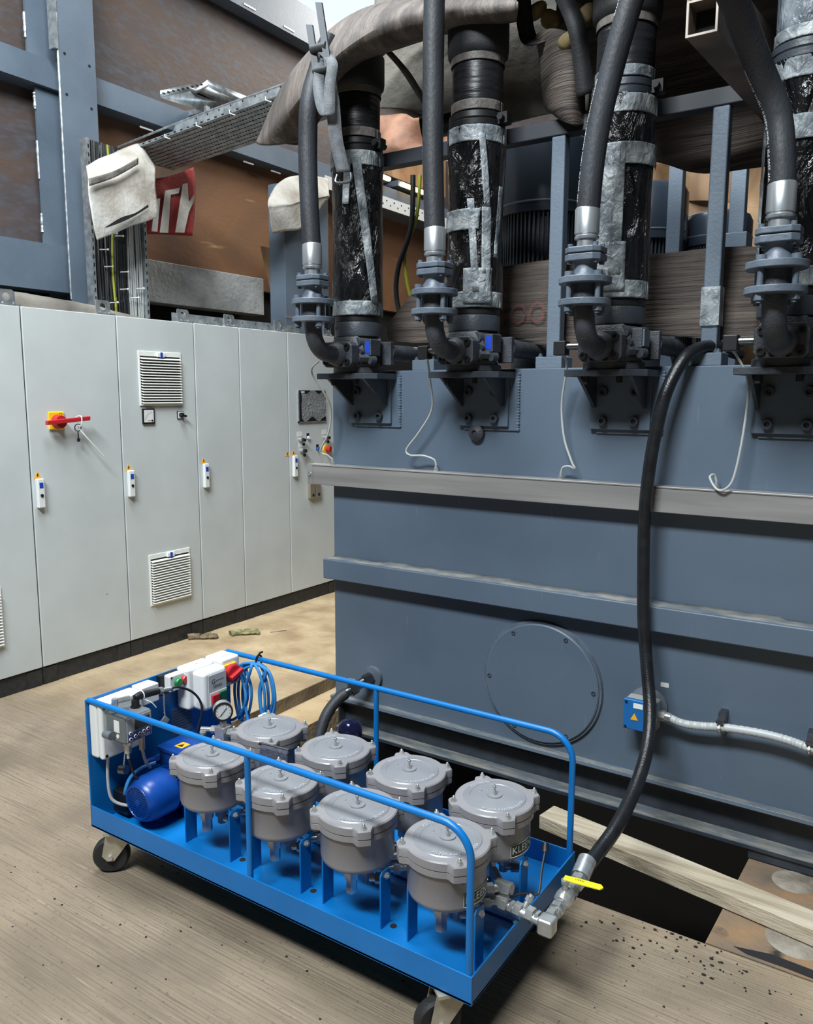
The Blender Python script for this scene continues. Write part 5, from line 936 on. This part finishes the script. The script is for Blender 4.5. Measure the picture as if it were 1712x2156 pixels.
obj('sheet_print', b, INK, cart, kind='stuff')
# gauge and manifold
gd = Vector((.80, -.60, .05)).normalized(); gc = Vector((-2.03, 1.90, .545))
ga = obj('pressure_gauge', B().lathe([(.030, -.022), (.0335, -.019), (.0335, .010), (.030, .012)], gc, gd, n=36), ZINC, cart)
obj('gauge_bezel', B().lathe([(.0275, .013), (.034, .012), (.034, .017), (.0275, .017), (.0275, .013)], gc, gd, n=36, cap=False), BLK, ga); obj('gauge_face', B().cyl(gc+gd*.013, gc+gd*.0145, .028, n=32), GAUGE, ga)
gu, gv, _ = frame(gd); gu = Vector((-gd.y, gd.x, 0)).normalized(); gv = gd.cross(gu)
b = B(); b.cyl(gc+gd*.0155-gu*.012-gv*.015, gc+gd*.0155+gu*.012+gv*.013, .0012, n=5)
for k in range(11):
    a = math.radians(-45+27*k); q = gu*math.cos(a)+gv*math.sin(a); b.cyl(gc+gd*.015+q*.021, gc+gd*.015+q*.025, .0007, n=4)
obj('gauge_needle', b, INK, ga); obj('gauge_stem', B().cyl(gc+Vector((0, 0, -.03)), gc+Vector((0, 0, -.055)), .008, n=12).hexn(gc+Vector((0, 0, -.04)), gc+Vector((0, 0, -.05)), .012), ZINC, ga)
mb = obj('gauge_manifold', B().box(-2.055, -2.01, 1.88, 1.925, .43, .488), ZINC, cart, bevel=.003)
obj('manifold_union', B().hexn((-2.01, 1.905, .468), (-1.985, 1.91, .468), .016).cyl((-1.985, 1.91, .468), (-1.95, 1.93, .462), .010, n=12).hexn((-1.975, 1.915, .466), (-1.96, 1.925, .464), .014), ZINC, mb)
obj('manifold_union', B().hexn((-2.055, 1.895, .47), (-2.075, 1.885, .47), .014).cyl((-2.075, 1.885, .47), (-2.11, 1.87, .468), .009, n=12), ZINC, mb)
obj('riser_fitting', B().hexn((-2.032, 1.9, .43), (-2.032, 1.9, .405), .024).cyl((-2.032, 1.9, .405), (-2.032, 1.9, .30), .015, n=14).hexn((-2.032, 1.9, .39), (-2.032, 1.9, .375), .021), ZINC, mb)
obj('test_pipe', B().cyl((-2.10, 1.87, .46), (-2.10, 1.87, .36), .009, n=12).cyl((-2.10, 1.87, .455), (-2.10, 1.87, .462), .013, n=12), ZINC, mb)
obj('solenoid_block', B().box(-2.02, -1.96, 2.06, 2.10, .42, .475), STICK, cart, bevel=.004)
# spin-on filter, mesh pouch
sf = obj('spin_on_filter', B().lathe([(.043, .30), (.043, .484), (.040, .502), (.028, .516), (1e-6, .520)], (-1.645, 2.13, 0), n=36), NAVY, cart)
b = B()
for k in range(5): b.grid([[(-1.645+.0434*math.cos(t), 2.13+.0434*math.sin(t), z) for t in [-1.1+.035*q for q in range(22-3*k % 7)]] for z in (.455-.010*k, .458-.010*k)])
obj('filter_print', b, INKW, sf, kind='stuff')
obj('filter_stand', B().cyl((-1.645, 2.13, .172), (-1.645, 2.13, .30), .03, n=20), DZINC, sf)
mp_ = obj('mesh_pouch', B().prism([(-.055, -.10), (.055, -.10), (.05, .07), (-.045, .085)], (-1.727, 1.835, .43), (.92, .38, 0), (-.1, .12, .985), (.008, -.018, 0)), MESHF, cart, bevel=.005)
obj('pouch_hem', B().tube([(-1.785, 1.825, .514), (-1.735, 1.845, .505), (-1.69, 1.862, .498)], .006, 8), BLK, mp_)
# wires on the panel
for p, r, m in (([(-2.30, 1.62, .415), (-2.30, 1.615, .33), (-2.29, 1.62, .26), (-2.25, 1.65, .235), (-2.22, 1.68, .24)], .0055, CABGY), ([(-2.20, 1.628, .43), (-2.19, 1.64, .37), (-2.18, 1.66, .34)], .004, CABLK), ([(-2.20, 1.685, .44), (-2.205, 1.70, .39), (-2.22, 1.73, .35)], .005, CABGY)):
    obj('panel_wire', B().tube(cr(p, 8), r, 8), m, cart)
obj('tie_block', B().box(-2.335, -2.26, 1.655, 1.70, .19, .27), BLK, cart, bevel=.004)
# blue cable coil tied to the rear rail
cc = thing('cable_coil', 'coil of blue mains cable tied to the rear rail of the cart', 'cable', (-2.15, 2.2, .2))
yR = Y1-.012
for k, (xa, xb, zl, dy) in enumerate(((-2.27, -2.20, .40, -.01), (-2.26, -2.19, .385, .0), (-2.245, -2.11, .38, .01), (-2.16, -2.09, .40, .015), (-2.20, -2.10, .37, -.02), (-2.14, -2.065, .395, .0))):
    xt = -2.165
    obj('cable_loop', B().tube(cr([(xt-.01, yR-.016+dy*.4, .604), (xa+.03, yR-.02+dy, .585), (xa, yR-.02+dy, .50), (xa+.012, yR-.03+dy, zl+.03), ((xa+xb)/2, yR-.03+dy, zl-.035), (xb-.01, yR-.02+dy, zl+.03), (xb, yR-.02+dy, .50), (xb-.03, yR-.018+dy, .585)], 7, True), 0.0058, 8, True), COPPERC, cc)
obj('cable_tail', B().tube(cr([(-2.165, yR-.02, .60), (-2.23, yR-.03, .56), (-2.19, yR-.05, .47), (-2.22, yR-.05, .40), (-2.27, yR-.05, .36), (-2.31, yR-.04, .355)], 7), 0.0058, 8), COPPERC, cc)
obj('velcro_tie', B().tube([(-2.165, yR+.016*math.cos(a), .612+.022*math.sin(a)) for a in [2*PI*k/16 for k in range(16)]], .004, 6, True).tube([(-2.165, yR, .634), (-2.15, yR-.01, .648), (-2.135, yR-.01, .655)], .004, 6), BLK, cc)

# ------------------------------------------------------------------ loose things on the floor
tm = B().prism([(0, 0), (1.5, 0), (1.5, .055), (0, .055)], (-1.165, 2.685, .004), (.985, -.165, 0), (0, 0, 1), (.017, .10, 0))
solo('timber_beam', tm, WOOD, 'pale sawn timber beam bridging the open pit onto the steel plate', 'timber', bevel=.003)
EDGEL = mat('mortar_plug', s(132, 124, 112), .9, ramp=[s(108, 100, 88), s(146, 138, 126)], scale=14, detail=9, bump=.4, bscale=60)
plt = solo('steel_floor_plate', B().prism([(-.475, 2.372), (1.5, 2.372), (1.5, 2.925), (-.455, 2.925)], (0, 0, -.011), (1, 0, 0), (0, 1, 0), (0, 0, .011)), RPLATE, 'rusty steel plate covering the right end of the floor pit', 'plate')
for x, y, rx in ((-.30, 2.86, .065), (-.245, 2.535, .085)):
    obj('plugged_hole', B().lathe([(1e-6, .0012), (rx, .0012), (rx+.003, 0)], (x, y, 0), n=32), EDGEL, plt)
obj('oil_stain', B().prism([(-.40, 2.40), (-.30, 2.425), (-.18, 2.42), (-.05, 2.44), (.2, 2.42), (.2, 2.38), (-.1, 2.376), (-.25, 2.385), (-.36, 2.385)], (0, 0, .0003), (1, 0, 0), (0, 1, 0), (0, 0, .0008)), mat('oil', s(34, 32, 34), .35), plt)
def glove(x, y, rz, m, label, k0):
    b = B(); b._ell((0, 0, .014), 1, 14, 8, (.045, .036, .014)); b.tube(cr([(-.03, 0, .012), (-.075, .004, .012), (-.11, -.004, .009)], 4), [.026]*4+[.028]*4+[.03], 10)
    for k in range(4):
        a = (-.35+.22*k)+k0; b.tube(cr([(.03, -.024+.016*k, .014), (.06, -.028+.019*k, .017), (.085+.008*math.sin(k*2), -.034+.023*k+.01*math.sin(k0*9+k), .009)], 4), [.0105]*8+[.007], 8)
    b.tube(cr([(-.01, .03, .014), (.012, .055, .014), (.04, .062, .01)], 4), [.012]*8+[.008], 8)
    c_, s_ = math.cos(rz), math.sin(rz); b.mp(lambda p: Vector((x+p.x*c_-p.y*s_, y+p.x*s_+p.y*c_, max(p.z, .001))))
    return solo('work_glove', b, m, label, 'glove', 'gloves dropped before the cabinets')
glove(-4.075, 3.67, .75, GLOVE, 'brown work glove lying close to the cabinet plinth', .2); glove(-3.91, 3.90, .9, GLOVEG, 'greenish work glove lying a little further from the plinth', .5)
solo('floor_stick', B().tube([(-3.80, 4.02, .006), (-3.74, 4.12, .006)], .004, 6), WOOD, 'thin pale wood splinter beside the greenish glove', 'splinter')
solo('floor_stick', B().tube(cr([(-3.55, 2.62, .006), (-3.47, 2.69, .012), (-3.36, 2.73, .006)], 4), .004, 6), BLK, 'thin dark stick on the floor behind the cart', 'stick')
b = B(); random.seed(21)
for k in range(240):
    x = random.uniform(-2.6, -.1); y = random.uniform(.9, 2.33); r = random.uniform(.0012, .0036)
    if k > 150: x = random.gauss(-.55, .16); y = random.gauss(2.28, .06); r *= 1.3; y = min(y, 2.355)
    b._ell((x, y, r*.4), r, 6, 4, (random.uniform(.7, 1.8), random.uniform(.7, 1.5), .5))
solo('floor_grit', b, SHADE, 'scattered black grit and crumbs on the concrete in front of the pit', 'grit', kind='stuff')
